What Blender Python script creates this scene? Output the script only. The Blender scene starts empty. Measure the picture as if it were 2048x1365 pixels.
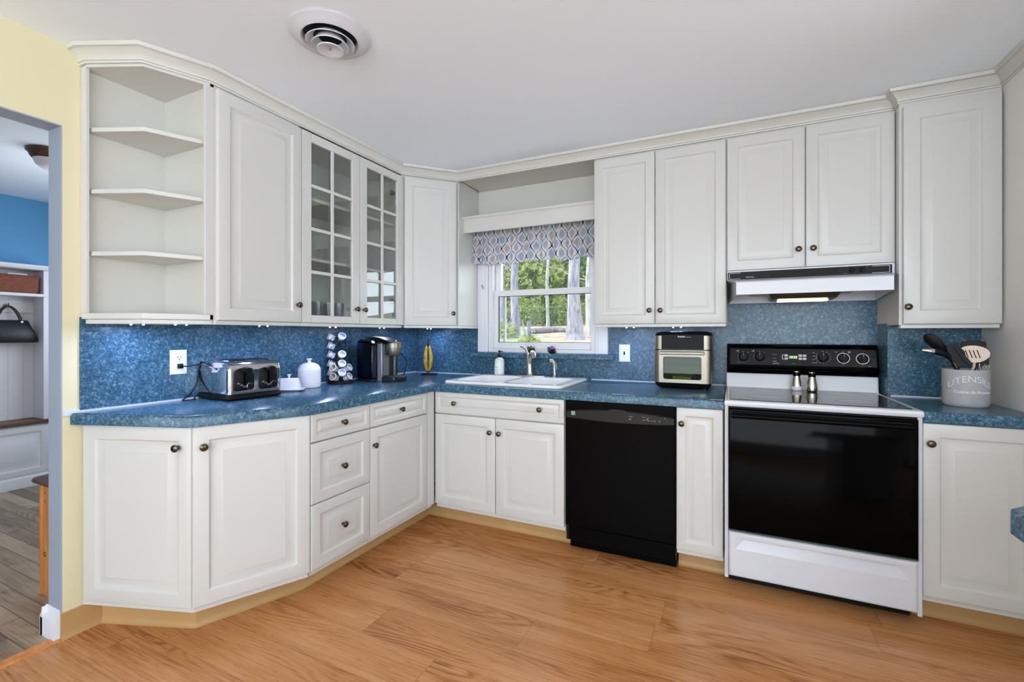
import bpy, bmesh, math, random
from mathutils import Vector, Matrix
random.seed(7)
PI = math.pi
sc = bpy.context.scene
COL = sc.collection

# ---------------------------------------------------------------- camera, world, lights, exposure
cam_d = bpy.data.cameras.new('camera')
cam = bpy.data.objects.new('camera', cam_d)
COL.objects.link(cam)
cam.location = (2.46, -3.217, 1.243)
cam.rotation_euler = (PI/2, 0, math.radians(25.57))
cam_d.sensor_width = 36.0
cam_d.lens = 921.6/2048*36.0
cam_d.shift_y = -14.1/2048
cam_d.clip_start = 0.02
cam_d.clip_end = 300
sc.camera = cam
sc.view_settings.view_transform = 'Standard'
sc.view_settings.look = 'None'
sc.view_settings.gamma = 1.0
sc.view_settings.exposure = 0.0
sc.view_settings.use_curve_mapping = False

world = bpy.data.worlds.new('world')
sc.world = world
world.use_nodes = True
wn = world.node_tree.nodes
wn['Background'].inputs['Color'].default_value = (0.80, 0.90, 1.0, 1)
wn['Background'].inputs['Strength'].default_value = 6.0

def sun(name, energy, rot, color, angle):
    d = bpy.data.lights.new(name, 'SUN'); d.energy = energy; d.color = color; d.angle = math.radians(angle)
    o = bpy.data.objects.new(name, d); COL.objects.link(o); o.rotation_euler = [math.radians(a) for a in rot]
    return o
def area(name, loc, rot, size, size_y, energy, color=(1, 1, 1)):
    d = bpy.data.lights.new(name, 'AREA'); d.shape = 'RECTANGLE'; d.size = size; d.size_y = size_y
    d.energy = energy; d.color = color
    o = bpy.data.objects.new(name, d); COL.objects.link(o)
    o.location = loc; o.rotation_euler = [math.radians(a) for a in rot]
    return o
sun('sun', 8.0, (50, 0, -70), (1.0, 0.97, 0.92), 2.0)
# added fill lights from behind the camera and from the unseen dining side
area('rear_fill', (2.2, -5.7, 1.1), (112, 0, 0), 3.4, 1.1, 26.0, (0.76, 0.88, 1.0))
area('dining_side_fill', (6.1, -2.9, 1.0), (105, 0, 90), 2.6, 1.6, 13.0, (0.76, 0.88, 1.0))
area('mudroom_fill', (-1.5, -0.84, 1.3), (-80, 0, 0), 1.6, 1.3, 26.0, (0.88, 0.93, 1.0))  # added fill for the mudroom, placed at an unseen wall
def bulb(name, loc, energy, radius, color):
    d = bpy.data.lights.new(name, 'POINT'); d.energy = energy; d.shadow_soft_size = radius; d.color = color
    o = bpy.data.objects.new(name, d); COL.objects.link(o); o.location = loc
bulb('spare_fill_point', (3.9, -4.4, 0.80), 0.0, 0.12, (0.84, 0.92, 1.0))  # added fill points behind the camera, switched off; no lamp known there
bulb('spare_fill_point', (1.2, -5.2, 0.80), 0.0, 0.12, (0.84, 0.92, 1.0))
bulb('mudroom_ceiling_bulb', (-1.6, -1.75, 1.9), 4.0, 0.15, (0.9, 0.95, 1.0))

# ---------------------------------------------------------------- colour + material helpers
def lin(c):
    c /= 255.0
    return c/12.92 if c <= 0.04045 else ((c+0.055)/1.055)**2.4
def rgb(r, g, b): return (lin(r), lin(g), lin(b), 1.0)

class NT:
    def __init__(s, name):
        s.m = bpy.data.materials.new(name); s.m.use_nodes = True
        s.t = s.m.node_tree; s.b = s.t.nodes['Principled BSDF']
    def n(s, typ, **kw):
        n = s.t.nodes.new(typ)
        for k, v in kw.items(): setattr(n, k, v)
        return n
    def l(s, a, b): s.t.links.new(a, b)
    def val(s, sock, v):
        if hasattr(v, 'is_output') or isinstance(v, bpy.types.NodeSocket): s.l(v, sock)
        else: sock.default_value = v
    def math(s, op, a, b=0.0, c=None):
        n = s.n('ShaderNodeMath', operation=op)
        s.val(n.inputs[0], a); s.val(n.inputs[1], b)
        if c is not None: s.val(n.inputs[2], c)
        return n.outputs[0]
    def ramp(s, fac, stops, interp='LINEAR'):
        n = s.n('ShaderNodeValToRGB'); n.color_ramp.interpolation = interp
        e = n.color_ramp.elements
        e[0].position, e[0].color = stops[0]; e[1].position, e[1].color = stops[1]
        for p, c in stops[2:]:
            x = e.new(p); x.color = c
        s.val(n.inputs[0], fac); return n.outputs[0]
    def mix(s, fac, a, b, mode='MIX'):
        n = s.n('ShaderNodeMix', data_type='RGBA', blend_type=mode)
        s.val(n.inputs['Factor'], fac); s.val(n.inputs[6], a); s.val(n.inputs[7], b)
        return n.outputs[2]
    def coord(s, kind='Object'): return s.n('ShaderNodeTexCoord').outputs[kind]
    def pos(s): return s.n('ShaderNodeNewGeometry').outputs['Position']
    def mapv(s, v, scale=(1, 1, 1), loc=(0, 0, 0), rot=(0, 0, 0)):
        n = s.n('ShaderNodeMapping'); s.l(v, n.inputs[0])
        n.inputs['Scale'].default_value = scale; n.inputs['Location'].default_value = loc; n.inputs['Rotation'].default_value = rot
        return n.outputs[0]
    def noise(s, v, scale, detail=2, rough=0.5, dist=0.0, out='Fac'):
        n = s.n('ShaderNodeTexNoise'); s.l(v, n.inputs['Vector'])
        n.inputs['Scale'].default_value = scale; n.inputs['Detail'].default_value = detail
        n.inputs['Roughness'].default_value = rough; n.inputs['Distortion'].default_value = dist
        return n.outputs[out]
    def bump(s, h, strength=0.2, dist=0.01):
        n = s.n('ShaderNodeBump'); n.inputs['Strength'].default_value = strength; n.inputs['Distance'].default_value = dist
        s.l(h, n.inputs['Height']); s.l(n.outputs[0], s.b.inputs['Normal'])
    def set(s, color=None, rough=None, metal=None, spec=None, coat=None, emit=None, es=None, trans=None, ior=None, alpha=None):
        i = s.b.inputs
        if color is not None: s.val(i['Base Color'], color)
        if rough is not None: s.val(i['Roughness'], rough)
        if metal is not None: i['Metallic'].default_value = metal
        if spec is not None: i['Specular IOR Level'].default_value = spec
        if coat is not None: i['Coat Weight'].default_value = coat; i['Coat Roughness'].default_value = 0.08
        if emit is not None: i['Emission Color'].default_value = emit; i['Emission Strength'].default_value = es
        if trans is not None: i['Transmission Weight'].default_value = trans
        if ior is not None: i['IOR'].default_value = ior
        return s
def simple(name, color, rough=0.5, metal=0.0, spec=0.5, coat=None, var=0.0, vscale=8.0, **kw):
    t = NT(name); t.set(color, rough, metal, spec, coat, **kw)
    if var:
        f = t.noise(t.pos(), vscale, 3)
        a = tuple(c*(1-var) for c in color[:3])+(1,); b = tuple(min(1, c*(1+var)) for c in color[:3])+(1,)
        t.set(t.ramp(f, [(0.3, a), (0.7, b)]))
    return t.m
M = {}
M['cab'] = simple('cabinet_white', rgb(206, 205, 200), 0.30, spec=0.45, var=0.012, vscale=3)
M['cab_in'] = simple('cabinet_interior', rgb(204, 203, 193), 0.45, var=0.02, vscale=3)
M['crown'] = simple('crown_paint', rgb(206, 205, 197), 0.42, var=0.02, vscale=5)
M['ceiling'] = simple('ceiling_paint', rgb(240, 248, 255), 0.85, var=0.012, vscale=1.2)
M['yellow'] = simple('yellow_paint', rgb(220, 212, 174), 0.6, var=0.02, vscale=2)
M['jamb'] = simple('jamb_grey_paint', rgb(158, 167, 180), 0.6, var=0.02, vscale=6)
M['blue'] = simple('blue_paint', rgb(98, 168, 216), 0.6, var=0.03, vscale=2)
M['white_trim'] = simple('white_trim_paint', rgb(232, 233, 238), 0.4, var=0.012, vscale=6)
M['grey_wall'] = simple('grey_panel_paint', rgb(228, 226, 220), 0.5, var=0.015, vscale=2)
M['vinyl'] = simple('vinyl_window', rgb(228, 228, 230), 0.35, var=0.01)
M['tan'] = simple('tan_vinyl_base', rgb(186, 148, 96), 0.45, var=0.04, vscale=4)
M['bronze'] = simple('antique_bronze', rgb(96, 88, 74), 0.22, metal=1.0, var=0.15, vscale=60)
M['black'] = simple('gloss_black', rgb(4, 4, 4), 0.09, spec=0.06)
M['black_dw'] = simple('dishwasher_black', rgb(4, 4, 5), 0.25, spec=0.06)
M['black_band'] = simple('dishwasher_band', rgb(20, 20, 16), 0.35, spec=0.3)
M['panel_black'] = simple('panel_black', rgb(8, 8, 8), 0.35, spec=0.12)
M['matte_black'] = simple('matte_black', rgb(13, 13, 15), 0.45, spec=0.2, var=0.1, vscale=30)
M['neutral'] = simple('dining_wall_paint', rgb(214, 218, 226), 0.7)
M['gap'] = simple('dark_gap', rgb(40, 34, 28), 0.8)
M['enamel'] = simple('white_enamel', rgb(210, 212, 217), 0.2, spec=0.5, var=0.01)
M['sink'] = simple('sink_enamel', rgb(240, 240, 240), 0.15, spec=0.5, var=0.01)
M['steel'] = simple('brushed_steel', rgb(142, 136, 122), 0.36, metal=1.0, var=0.05, vscale=40)
M['chrome'] = simple('chrome', rgb(215, 215, 215), 0.09, metal=1.0)
M['nickel'] = simple('satin_nickel', rgb(190, 180, 172), 0.27, metal=1.0, var=0.04, vscale=30)
M['silver_plastic'] = simple('silver_plastic', rgb(150, 150, 156), 0.3, metal=0.6)
M['ceramic'] = simple('white_ceramic', rgb(230, 229, 232), 0.3, var=0.02, vscale=30)
M['plate'] = simple('white_plate', rgb(232, 232, 240), 0.4)
M['caulk'] = simple('caulk', rgb(206, 214, 228), 0.4)
M['dim_ink'] = simple('dim_ink', rgb(150, 154, 160), 0.6)
M['white_ink'] = simple('white_ink', rgb(226, 226, 226), 0.6)
M['grey_ink'] = simple('grey_ink', rgb(150, 152, 150), 0.6)
M['pale_button'] = simple('pale_button', rgb(176, 172, 182), 0.5)
M['led'] = simple('led_emitter', rgb(220, 230, 255), 0.5, emit=(0.75, 0.85, 1.0, 1), es=14)
M['lamp'] = simple('hood_lamp_lens', rgb(255, 214, 170), 0.5, emit=(1.0, 0.66, 0.40, 1), es=5)
M['display'] = simple('green_display', rgb(60, 90, 40), 0.4, emit=rgb(126, 160, 92), es=0.75)
M['display_ink'] = simple('display_ink', rgb(225, 240, 205), 0.5, emit=rgb(220, 240, 200), es=0.8)

def mat_laminate():
    t = NT('blue_laminate'); p = t.pos()
    a = t.noise(p, 74, 3, 0.6, 0.6); b = t.noise(p, 170, 2, 0.6, 0.3); c = t.noise(p, 7, 2)
    f = t.math('ADD', t.math('MULTIPLY', a, 0.62), t.math('MULTIPLY', b, 0.38))
    f = t.math('ADD', f, t.math('MULTIPLY', t.math('SUBTRACT', c, 0.5), 0.10))
    col = t.ramp(f, [(0.34, rgb(38, 66, 84)), (0.66, rgb(124, 150, 170)), (0.45, rgb(52, 86, 106)), (0.54, rgb(68, 104, 126))])
    t.set(col, 0.23, spec=0.28); return t.m
M['lam'] = mat_laminate()

def planks(t, p, w, L, seed=0.0):
    """returns (coord within world, random per plank, edge distance)"""
    s = t.n('ShaderNodeSeparateXYZ'); t.l(p, s.inputs[0]); x, y = s.outputs[0], s.outputs[1]
    yw = t.math('DIVIDE', y, w); row = t.math('FLOOR', yw)
    off = t.math('FRACT', t.math('MULTIPLY', t.math('SINE', t.math('MULTIPLY', row, 12.9898+seed)), 43.758))
    xl = t.math('ADD', t.math('DIVIDE', x, L), off); colm = t.math('FLOOR', xl)
    cv = t.n('ShaderNodeCombineXYZ'); t.l(row, cv.inputs[0]); t.l(colm, cv.inputs[1])
    wn_ = t.n('ShaderNodeTexWhiteNoise', noise_dimensions='2D'); t.l(cv.outputs[0], wn_.inputs['Vector'])
    fy = t.math('FRACT', yw); fx = t.math('FRACT', xl)
    ey = t.math('MULTIPLY', t.math('MINIMUM', fy, t.math('SUBTRACT', 1.0, fy)), w)
    ex = t.math('MULTIPLY', t.math('MINIMUM', fx, t.math('SUBTRACT', 1.0, fx)), L)
    return x, y, row, colm, wn_.outputs['Value'], wn_.outputs['Color'], t.math('MINIMUM', ex, ey)

def mat_floor(name, w, L, cols, edge_col, edge_w, rough, ringamt, seed=0.0, tonevar=0.16, gapdark=0.6):
    t = NT(name); p = t.pos()
    x, y, row, colm, rnd, rcol, edge = planks(t, p, w, L, seed)
    sh = t.math('MULTIPLY', rnd, 37.0)
    cv = t.n('ShaderNodeCombineXYZ')
    t.l(t.math('ADD', t.math('MULTIPLY', x, 1.0), sh), cv.inputs[0]); t.l(y, cv.inputs[1]); t.l(sh, cv.inputs[2])
    v = cv.outputs[0]
    # cathedral rings: contour lines of a stretched height field
    hf = t.noise(t.mapv(v, (0.85, 5.5, 1)), 1.0, 1.5, 0.4, 0.25)
    wob = t.noise(t.mapv(v, (3, 30, 1)), 1.0, 2)
    ph = t.math('ADD', t.math('MULTIPLY', hf, 130.0), t.math('MULTIPLY', wob, 3.2))
    ring = t.math('POWER', t.math('ADD', t.math('MULTIPLY', t.math('SINE', ph), 0.5), 0.5), 2.2)
    mask = t.ramp(t.noise(t.mapv(v, (0.9, 4.0, 1), (5, 3, 1)), 1.0, 1.5), [(0.46, (0, 0, 0, 1)), (0.68, (1, 1, 1, 1))])
    ring = t.math('MULTIPLY', ring, mask)
    fine = t.noise(t.mapv(v, (2.6, 120, 1)), 1.0, 3, 0.6)
    fine2 = t.noise(t.mapv(v, (9, 420, 1)), 1.0, 2, 0.6)
    broad = t.noise(t.mapv(v, (1.0, 8.0, 1), (2, 7, 1)), 1.0, 3, 0.55, 0.5)
    fleck = t.ramp(t.noise(t.mapv(v, (11, 150, 1), (1, 9, 1)), 1.0, 2, 0.6), [(0.56, (0, 0, 0, 1)), (0.70, (1, 1, 1, 1))])
    f = t.math('ADD', t.math('MULTIPLY', fine, 0.42), t.math('MULTIPLY', broad, 0.52))
    f = t.math('SUBTRACT', f, t.math('MULTIPLY', fleck, 0.13))
    f = t.math('ADD', f, t.math('MULTIPLY', t.math('SUBTRACT', fine2, 0.5), 0.22))
    f = t.math('ADD', f, t.math('MULTIPLY', t.math('SUBTRACT', rnd, 0.5), tonevar))
    f = t.math('SUBTRACT', f, t.math('MULTIPLY', ring, ringamt))
    col = t.ramp(f, [(0.18, cols[0]), (0.66, cols[3]), (0.36, cols[1]), (0.48, cols[2])])
    e = t.ramp(edge, [(0.0, (1, 1, 1, 1)), (edge_w, (0, 0, 0, 1))])
    col = t.mix(t.math('MULTIPLY', e, gapdark), col, edge_col)
    t.set(col, rough, spec=0.4)
    t.bump(t.math('ADD', fine, t.math('MULTIPLY', e, -2.0)), 0.10, 0.002)
    return t.m
M['floor'] = mat_floor('oak_laminate_floor', 0.195, 1.25,
    [rgb(140, 84, 44), rgb(182, 121, 70), rgb(200, 140, 88), rgb(216, 160, 108)], rgb(110, 66, 34), 0.0016, 0.25, 0.27, tonevar=0.06, gapdark=0.32)
M['floor2'] = mat_floor('grey_oak_planks', 0.083, 0.95,
    [rgb(106, 86, 66), rgb(146, 122, 98), rgb(168, 144, 118), rgb(190, 168, 140)], rgb(60, 44, 34), 0.0026, 0.35, 0.26, 3.1, tonevar=0.30, gapdark=0.85)

def mat_wood(name, c0, c1, axis_scale, rough=0.45):
    t = NT(name); v = t.mapv(t.pos(), axis_scale)
    f = t.noise(v, 1.0, 4, 0.6, 0.8)
    t.set(t.ramp(f, [(0.3, c0), (0.7, c1)]), rough); return t.m
M['pine'] = mat_wood('knotty_pine', rgb(206, 126, 62), rgb(236, 162, 92), (40, 40, 3))
M['dark_wood'] = mat_wood('dark_wood', rgb(70, 48, 40), rgb(104, 76, 62), (4, 30, 30))
M['seat_wood'] = mat_wood('bench_seat_wood', rgb(84, 56, 44), rgb(116, 82, 66), (30, 4, 30))
def mat_glass(name, tint=(1, 1, 1, 1), rough=0.0, ior=1.5, boost=1.0):
    m = bpy.data.materials.new(name); m.use_nodes = True; t = m.node_tree
    for n in list(t.nodes):
        if n.type == 'BSDF_PRINCIPLED': t.nodes.remove(n)
    out = [n for n in t.nodes if n.type == 'OUTPUT_MATERIAL'][0]
    fr = t.nodes.new('ShaderNodeLayerWeight'); fr.inputs['Blend'].default_value = 0.5
    f0 = ((ior-1)/(ior+1))**2*boost
    pw = t.nodes.new('ShaderNodeMath'); pw.operation = 'POWER'; pw.inputs[1].default_value = 5.0
    mu = t.nodes.new('ShaderNodeMath'); mu.operation = 'MULTIPLY_ADD'; mu.inputs[1].default_value = 1-f0; mu.inputs[2].default_value = f0; mu.use_clamp = True
    tr = t.nodes.new('ShaderNodeBsdfTransparent'); tr.inputs[0].default_value = tint
    gl = t.nodes.new('ShaderNodeBsdfGlossy'); gl.inputs['Roughness'].default_value = rough
    mx = t.nodes.new('ShaderNodeMixShader')
    t.links.new(fr.outputs['Facing'], pw.inputs[0]); t.links.new(pw.outputs[0], mu.inputs[0]); t.links.new(mu.outputs[0], mx.inputs[0])
    t.links.new(tr.outputs[0], mx.inputs[1]); t.links.new(gl.outputs[0], mx.inputs[2]); t.links.new(mx.outputs[0], out.inputs[0])
    return m
M['pane'] = mat_glass('clear_pane', (0.97, 0.985, 0.98, 1), ior=1.45)
M['cabglass'] = mat_glass('cabinet_glass', (0.93, 0.95, 0.95, 1), ior=1.9)
M['tumbler'] = mat_glass('drinking_glass', (0.86, 0.90, 0.93, 1), ior=1.5, boost=1.6)
M['ovenglass'] = mat_glass('oven_window_glass', (0.50, 0.58, 0.36, 1), ior=1.35)
M['smoke'] = mat_glass('smoked_tank', (0.30, 0.38, 0.50, 1), ior=1.5)
M['shaker'] = simple('mirror_steel', rgb(205, 200, 186), 0.12, metal=1.0)

# ---------------------------------------------------------------- mesh helpers
class MB:
    def __init__(s): s.v = []; s.f = []; s.T = Matrix.Identity(4)
    def setT(s, T): s.T = T; return s
    def add(s, vs, fs):
        k = len(s.v); s.v += [tuple(s.T @ Vector(p)) for p in vs]; s.f += [tuple(k+i for i in f) for f in fs]
        return s
    def box(s, x0, x1, y0, y1, z0, z1):
        return s.add([(x0, y0, z0), (x1, y0, z0), (x1, y1, z0), (x0, y1, z0), (x0, y0, z1), (x1, y0, z1), (x1, y1, z1), (x0, y1, z1)],
              [(0, 3, 2, 1), (4, 5, 6, 7), (0, 1, 5, 4), (1, 2, 6, 5), (2, 3, 7, 6), (3, 0, 4, 7)])
    def prism(s, pts, z0, z1):
        n = len(pts)
        return s.add([(x, y, z0) for x, y in pts]+[(x, y, z1) for x, y in pts],
              [tuple(range(n))[::-1], tuple(range(n, 2*n))]+[(i, (i+1) % n, n+(i+1) % n, n+i) for i in range(n)])
    def loft(s, loops, cap0=True, cap1=True, closed=True):
        n = len(loops[0]); vs = [p for L in loops for p in L]; fs = []
        for k in range(len(loops)-1):
            for i in range(n if closed else n-1):
                j = (i+1) % n; fs.append((k*n+i, k*n+j, (k+1)*n+j, (k+1)*n+i))
        if cap0: fs.append(tuple(range(n))[::-1])
        if cap1: fs.append(tuple((len(loops)-1)*n+i for i in range(n)))
        return s.add(vs, fs)
    def lathe(s, prof, seg=24, c=(0, 0, 0), axis='z', cap=True, ang0=0, sx=1.0):
        def pt(r, h, a):
            x, y = r*math.cos(a)*sx, r*math.sin(a)
            if axis == 'z': return (c[0]+x, c[1]+y, c[2]+h)
            if axis == 'y': return (c[0]+x, c[1]+h, c[2]+y)
            return (c[0]+h, c[1]+x, c[2]+y)
        return s.loft([[pt(r, h, ang0+2*PI*i/seg) for i in range(seg)] for r, h in prof], cap, cap)
    def tube(s, path, r, seg=8, closed=False, flat=1.0):
        P = [Vector(p) for p in path]; n = len(P); R = r if isinstance(r, (list, tuple)) else [r]*n
        loops = []; up = None
        for i, p in enumerate(P):
            a = P[(i-1) % n] if (closed or i) else P[0]; b = P[(i+1) % n] if (closed or i < n-1) else P[-1]
            d = (b-a).normalized()
            if up is None:
                up = Vector((0, 0, 1)) if abs(d.z) < 0.9 else Vector((1, 0, 0))
            x = d.cross(up).normalized(); up = x.cross(d).normalized()
            loops.append([tuple(p+(x*math.cos(2*PI*k/seg)+up*math.sin(2*PI*k/seg)*flat)*R[i]) for k in range(seg)])
        if closed: loops.append(loops[0]); return s.loft(loops, False, False)
        return s.loft(loops)
def frame(O, u, n, up=(0, 0, 1)):
    """local (a along face, b outward, c up) -> world"""
    u, n, w = Vector(u).normalized(), Vector(n).normalized(), Vector(up).normalized()
    T = Matrix(((u.x, n.x, w.x, O[0]), (u.y, n.y, w.y, O[1]), (u.z, n.z, w.z, O[2]), (0, 0, 0, 1)))
    return T
WL = {}
def tag(o, label=None, cat=None, group=None, kind=None):
    if label: o['label'] = label
    if cat: o['category'] = cat
    if group: o['group'] = group
    if kind: o['kind'] = kind
    return o
def build(name, mb, mat, parent=None, bevel=0.0, smooth=True, seg=2, sub=0, angle=35, recalc=True):
    me = bpy.data.meshes.new(name)
    xs = [p[0] for p in mb.v]; ys = [p[1] for p in mb.v]; zs = [p[2] for p in mb.v]
    c = Vector(((min(xs)+max(xs))/2, (min(ys)+max(ys))/2, min(zs)))
    me.from_pydata([tuple(Vector(p)-c) for p in mb.v], [], mb.f)
    if recalc:
        bm = bmesh.new(); bm.from_mesh(me); bmesh.ops.recalc_face_normals(bm, faces=bm.faces); bm.to_mesh(me); bm.free()
    me.materials.append(M[mat] if isinstance(mat, str) else mat)
    if smooth:
        me.polygons.foreach_set('use_smooth', [True]*len(me.polygons)); me.set_sharp_from_angle(angle=math.radians(angle))
    me.update()
    o = bpy.data.objects.new(name, me); COL.objects.link(o)
    WL[o] = c
    if parent is not None:
        o.parent = parent; o.location = c-WL[parent]
    else: o.location = c
    if bevel:
        b = o.modifiers.new('bevel', 'BEVEL'); b.width = bevel; b.segments = seg; b.limit_method = 'ANGLE'; b.angle_limit = math.radians(40)
        b.harden_normals = False
    if sub:
        m = o.modifiers.new('sub', 'SUBSURF'); m.levels = sub; m.render_levels = sub
    return o
def thing(name, label, cat, loc=(0, 0, 0), group=None):
    o = bpy.data.objects.new(name, None); COL.objects.link(o); o.location = loc; WL[o] = Vector(loc); o.empty_display_size = 0.05
    return tag(o, label, cat, group)
def struct(name, mb, mat, label=None, **kw):
    o = build(name, mb, mat, **kw); return tag(o, label, None, None, 'structure')
def copy_tree(o, parent=None):
    c = o.copy(); COL.objects.link(c); c.parent = parent
    for ch in [x for x in o.children]: copy_tree(ch, c)
    return c
def text(name, s, size, T, mat, parent, depth=0.0006, fn=None, spacing=1.0, align='CENTER', shear=0.0, bold=0.0):
    cu = bpy.data.curves.new(name, 'FONT'); cu.body = s; cu.size = size; cu.align_x = align; cu.align_y = 'CENTER'
    cu.extrude = depth; cu.space_character = spacing; cu.shear = shear; cu.offset = bold
    o = bpy.data.objects.new(name, cu); COL.objects.link(o)
    dg = bpy.context.evaluated_depsgraph_get(); me = o.evaluated_get(dg).to_mesh()
    mb = MB(); vs = [Vector(v.co) for v in me.vertices]; fs = [tuple(p.vertices) for p in me.polygons]
    if fn: vs = [Vector(fn(v.x, v.y, v.z)) for v in vs]
    else: vs = [T @ v for v in vs]
    mb.v = [tuple(v) for v in vs]; mb.f = fs
    o.evaluated_get(dg).to_mesh_clear(); bpy.data.objects.remove(o); bpy.data.curves.remove(cu)
    return build(name, mb, mat, parent, smooth=False, recalc=False)
def textT(O, u, up):
    """text plane: x along u, y along up, z outward"""
    u, up = Vector(u).normalized(), Vector(up).normalized(); n = u.cross(up)
    return Matrix(((u.x, up.x, n.x, O[0]), (u.y, up.y, n.y, O[1]), (u.z, up.z, n.z, O[2]), (0, 0, 0, 1)))

# ---------------------------------------------------------------- shell of the room
ZC = 2.43
mb = MB().box(-0.02, 6.4, -5.9, 0.12, -0.06, 0.0); struct('floor', mb, 'floor', 'orange oak laminate kitchen floor', smooth=False)
mb = MB().box(-0.105, 6.4, -5.9, 0.12, ZC, ZC+0.06); struct('ceiling', mb, 'ceiling', 'smooth white kitchen ceiling', smooth=False)
WY = 0.0
# back wall with the window opening (opening x .735-1.568, z 1.115-2.02)
mb = MB(); wx0, wx1, wz0, wz1 = 0.735, 1.568, 1.112, 2.06
mb.box(-0.105, wx0, 0, 0.12, 0, ZC); mb.box(wx1, 3.66, 0, 0.12, 0, ZC); mb.box(wx0, wx1, 0, 0.12, 0, wz0); mb.box(wx0, wx1, 0, 0.12, wz1, ZC)
mb.box(3.199, 3.562, -0.180, 0.0, 0, ZC)          # chase right of the range
struct('wall_back', mb, 'yellow', smooth=False)
mb = MB(); mb.box(-0.105, 0.0, -2.315, 0.0, 0, ZC); mb.box(-0.105, 0.0, -3.5, -2.315, 2.093, ZC); mb.box(-0.105, 0.0, -5.9, -3.5, 0, ZC)
struct('wall_left', mb, 'yellow', 'pale yellow wall with doorway to the mudroom', smooth=False)
# grey painted lining of the opening (end face, head and mudroom side)
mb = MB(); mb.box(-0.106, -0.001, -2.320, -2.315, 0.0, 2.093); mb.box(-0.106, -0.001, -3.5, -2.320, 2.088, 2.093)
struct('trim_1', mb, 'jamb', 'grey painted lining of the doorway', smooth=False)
mb = MB(); mb.box(3.562, 3.66, -1.35, 0.0, 0, ZC)
struct('wall_right', mb, 'grey_wall', 'pale grey wall at the right end of the counter', smooth=False)
mb = MB(); mb.box(6.4, 6.5, -5.9, 0.12, 0, 0.15); mb.box(6.4, 6.5, -5.9, -4.4, 0, ZC); mb.box(6.4, 6.5, -1.4, 0.12, 0, ZC); mb.box(6.4, 6.5, -4.4, -1.4, 2.1, ZC)
mb.box(3.66, 6.5, 0.0, 0.12, 0, ZC)
struct('wall_dining', mb, 'neutral', smooth=False)
mb = MB(); mb.box(-0.105, 6.5, -6.0, -5.9, 0, 0.55); mb.box(-0.105, 6.5, -6.0, -5.9, 2.3, ZC); mb.box(-0.105, 0.4, -6.0, -5.9, 0.5, 2.3); mb.box(5.4, 6.5, -6.0, -5.9, 0.5, 2.3)
struct('wall_rear', mb, 'neutral', smooth=False)
# mudroom shell
mb = MB().box(-3.2, -0.02, -4.7, -0.7, -0.06, -0.001); struct('floor_mudroom', mb, 'floor2', 'greyed oak plank floor of the mudroom', smooth=False)
mb = MB().box(-3.0, -0.106, -4.7, -0.7, 2.385, 2.42); struct('ceiling_mudroom', mb, 'ceiling', smooth=False)
mb = MB(); mb.box(-3.0, -2.905, -4.7, -0.7, 0, 2.384); mb.box(-2.905, -0.106, -0.8, -0.7, 0, 2.384); mb.box(-2.905, -0.106, -4.8, -4.7, 0, 2.384)
struct('wall_mudroom', mb, 'blue', 'blue wall of the mudroom above the cubby', smooth=False)
# cap of the white baseboard at the doorway end of the wall
prof = [(0, 0), (0.020, 0), (0.020, 0.075), (0.015, 0.088), (0.008, 0.096), (0.004, 0.112), (0, 0.118)]
mb = MB()
loops = [[(x, -2.3205-b, z) for b, z in prof] for x in (-0.122, -0.004)]
mb.loft(loops); mb.loft([[(-0.1055-b, y, z) for b, z in prof] for y in (-2.3405, -0.8)])
struct('baseboard_mudroom', mb, 'white_trim', 'white baseboard wrapping the doorway end of the wall')
# tan cove base on the kitchen side of the wall end
cove = [(0, 0), (0.016, 0), (0.010, 0.004), (0.005, 0.014), (0.003, 0.03), (0.003, 0.104), (0, 0.107)]
mb = MB(); mb.loft([[(b, y, z) for b, z in cove] for y in (-2.322, -2.182)])
struct('baseboard_left', mb, 'tan', 'tan vinyl cove base on the yellow wall end')
mb = MB(); mb.box(-0.035, 0.012, -3.5, -2.325, 0, 0.006)
struct('trim_2', mb, 'pine', 'wooden threshold strip under the doorway')
# ---------------------------------------------------------------- cabinetry helpers
def rect(a0, a1, c0, c1, b): return [(a0, b, c0), (a1, b, c0), (a1, b, c1), (a0, b, c1)]
def raised_panel(w, h, t=0.020, st=0.055, drawer=False):
    """door slab in local (a,b,c): outer face at b=0, back at b=-t"""
    if drawer: st = min(0.034, h*0.2)
    g = 0.006; m = min(w, h)
    sl = min(0.036, (m/2-st)*0.42) if not drawer else min(0.020, (m/2-st)*0.4)
    prof = [(0.0, -t), (0.0, -0.005), (0.0015, -0.0015), (0.005, 0.0), (st, 0.0), (st+0.003, -0.0018), (st+0.007, -0.0075),
            (st+0.011, -0.0085), (st+0.011+sl*0.5, -0.0055), (st+0.011+sl, -0.0022), (st+0.013+sl, -0.0010)]
    mb = MB(); L = [rect(i, w-i, i, h-i, b) for i, b in prof]
    return mb.loft(L)
def put(mb, T):
    mb.v = [tuple(T @ Vector(p)) for p in mb.v]; return mb
def knob_mb(T, a, c, b=0.0, s=1.0):
    prof = [(0.0075, 0), (0.008, 0.002), (0.0055, 0.004), (0.005, 0.010), (0.0075, 0.013), (0.0135, 0.017), (0.0155, 0.021), (0.0148, 0.025), (0.010, 0.0285), (0.004, 0.030)]
    mb = MB().lathe([(r*s, h*s) for r, h in prof], 20, (0, 0, 0), axis='y')
    return put(mb, T @ Matrix.Translation((a, b, c)))
def door(parent, T, a0, a1, c0, c1, knob=None, name='door', drawer=False, st=0.055, knobs=None, t=0.020, mat='cab'):
    d = build(name, put(raised_panel(a1-a0, c1-c0, t, st, drawer), T @ Matrix.Translation((a0, 0, c0))), mat, parent, angle=28)
    for k in ([knob] if knob else [])+(knobs or []):
        build('knob', knob_mb(T, k[0], k[1]), 'bronze', d)
    return d

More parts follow.
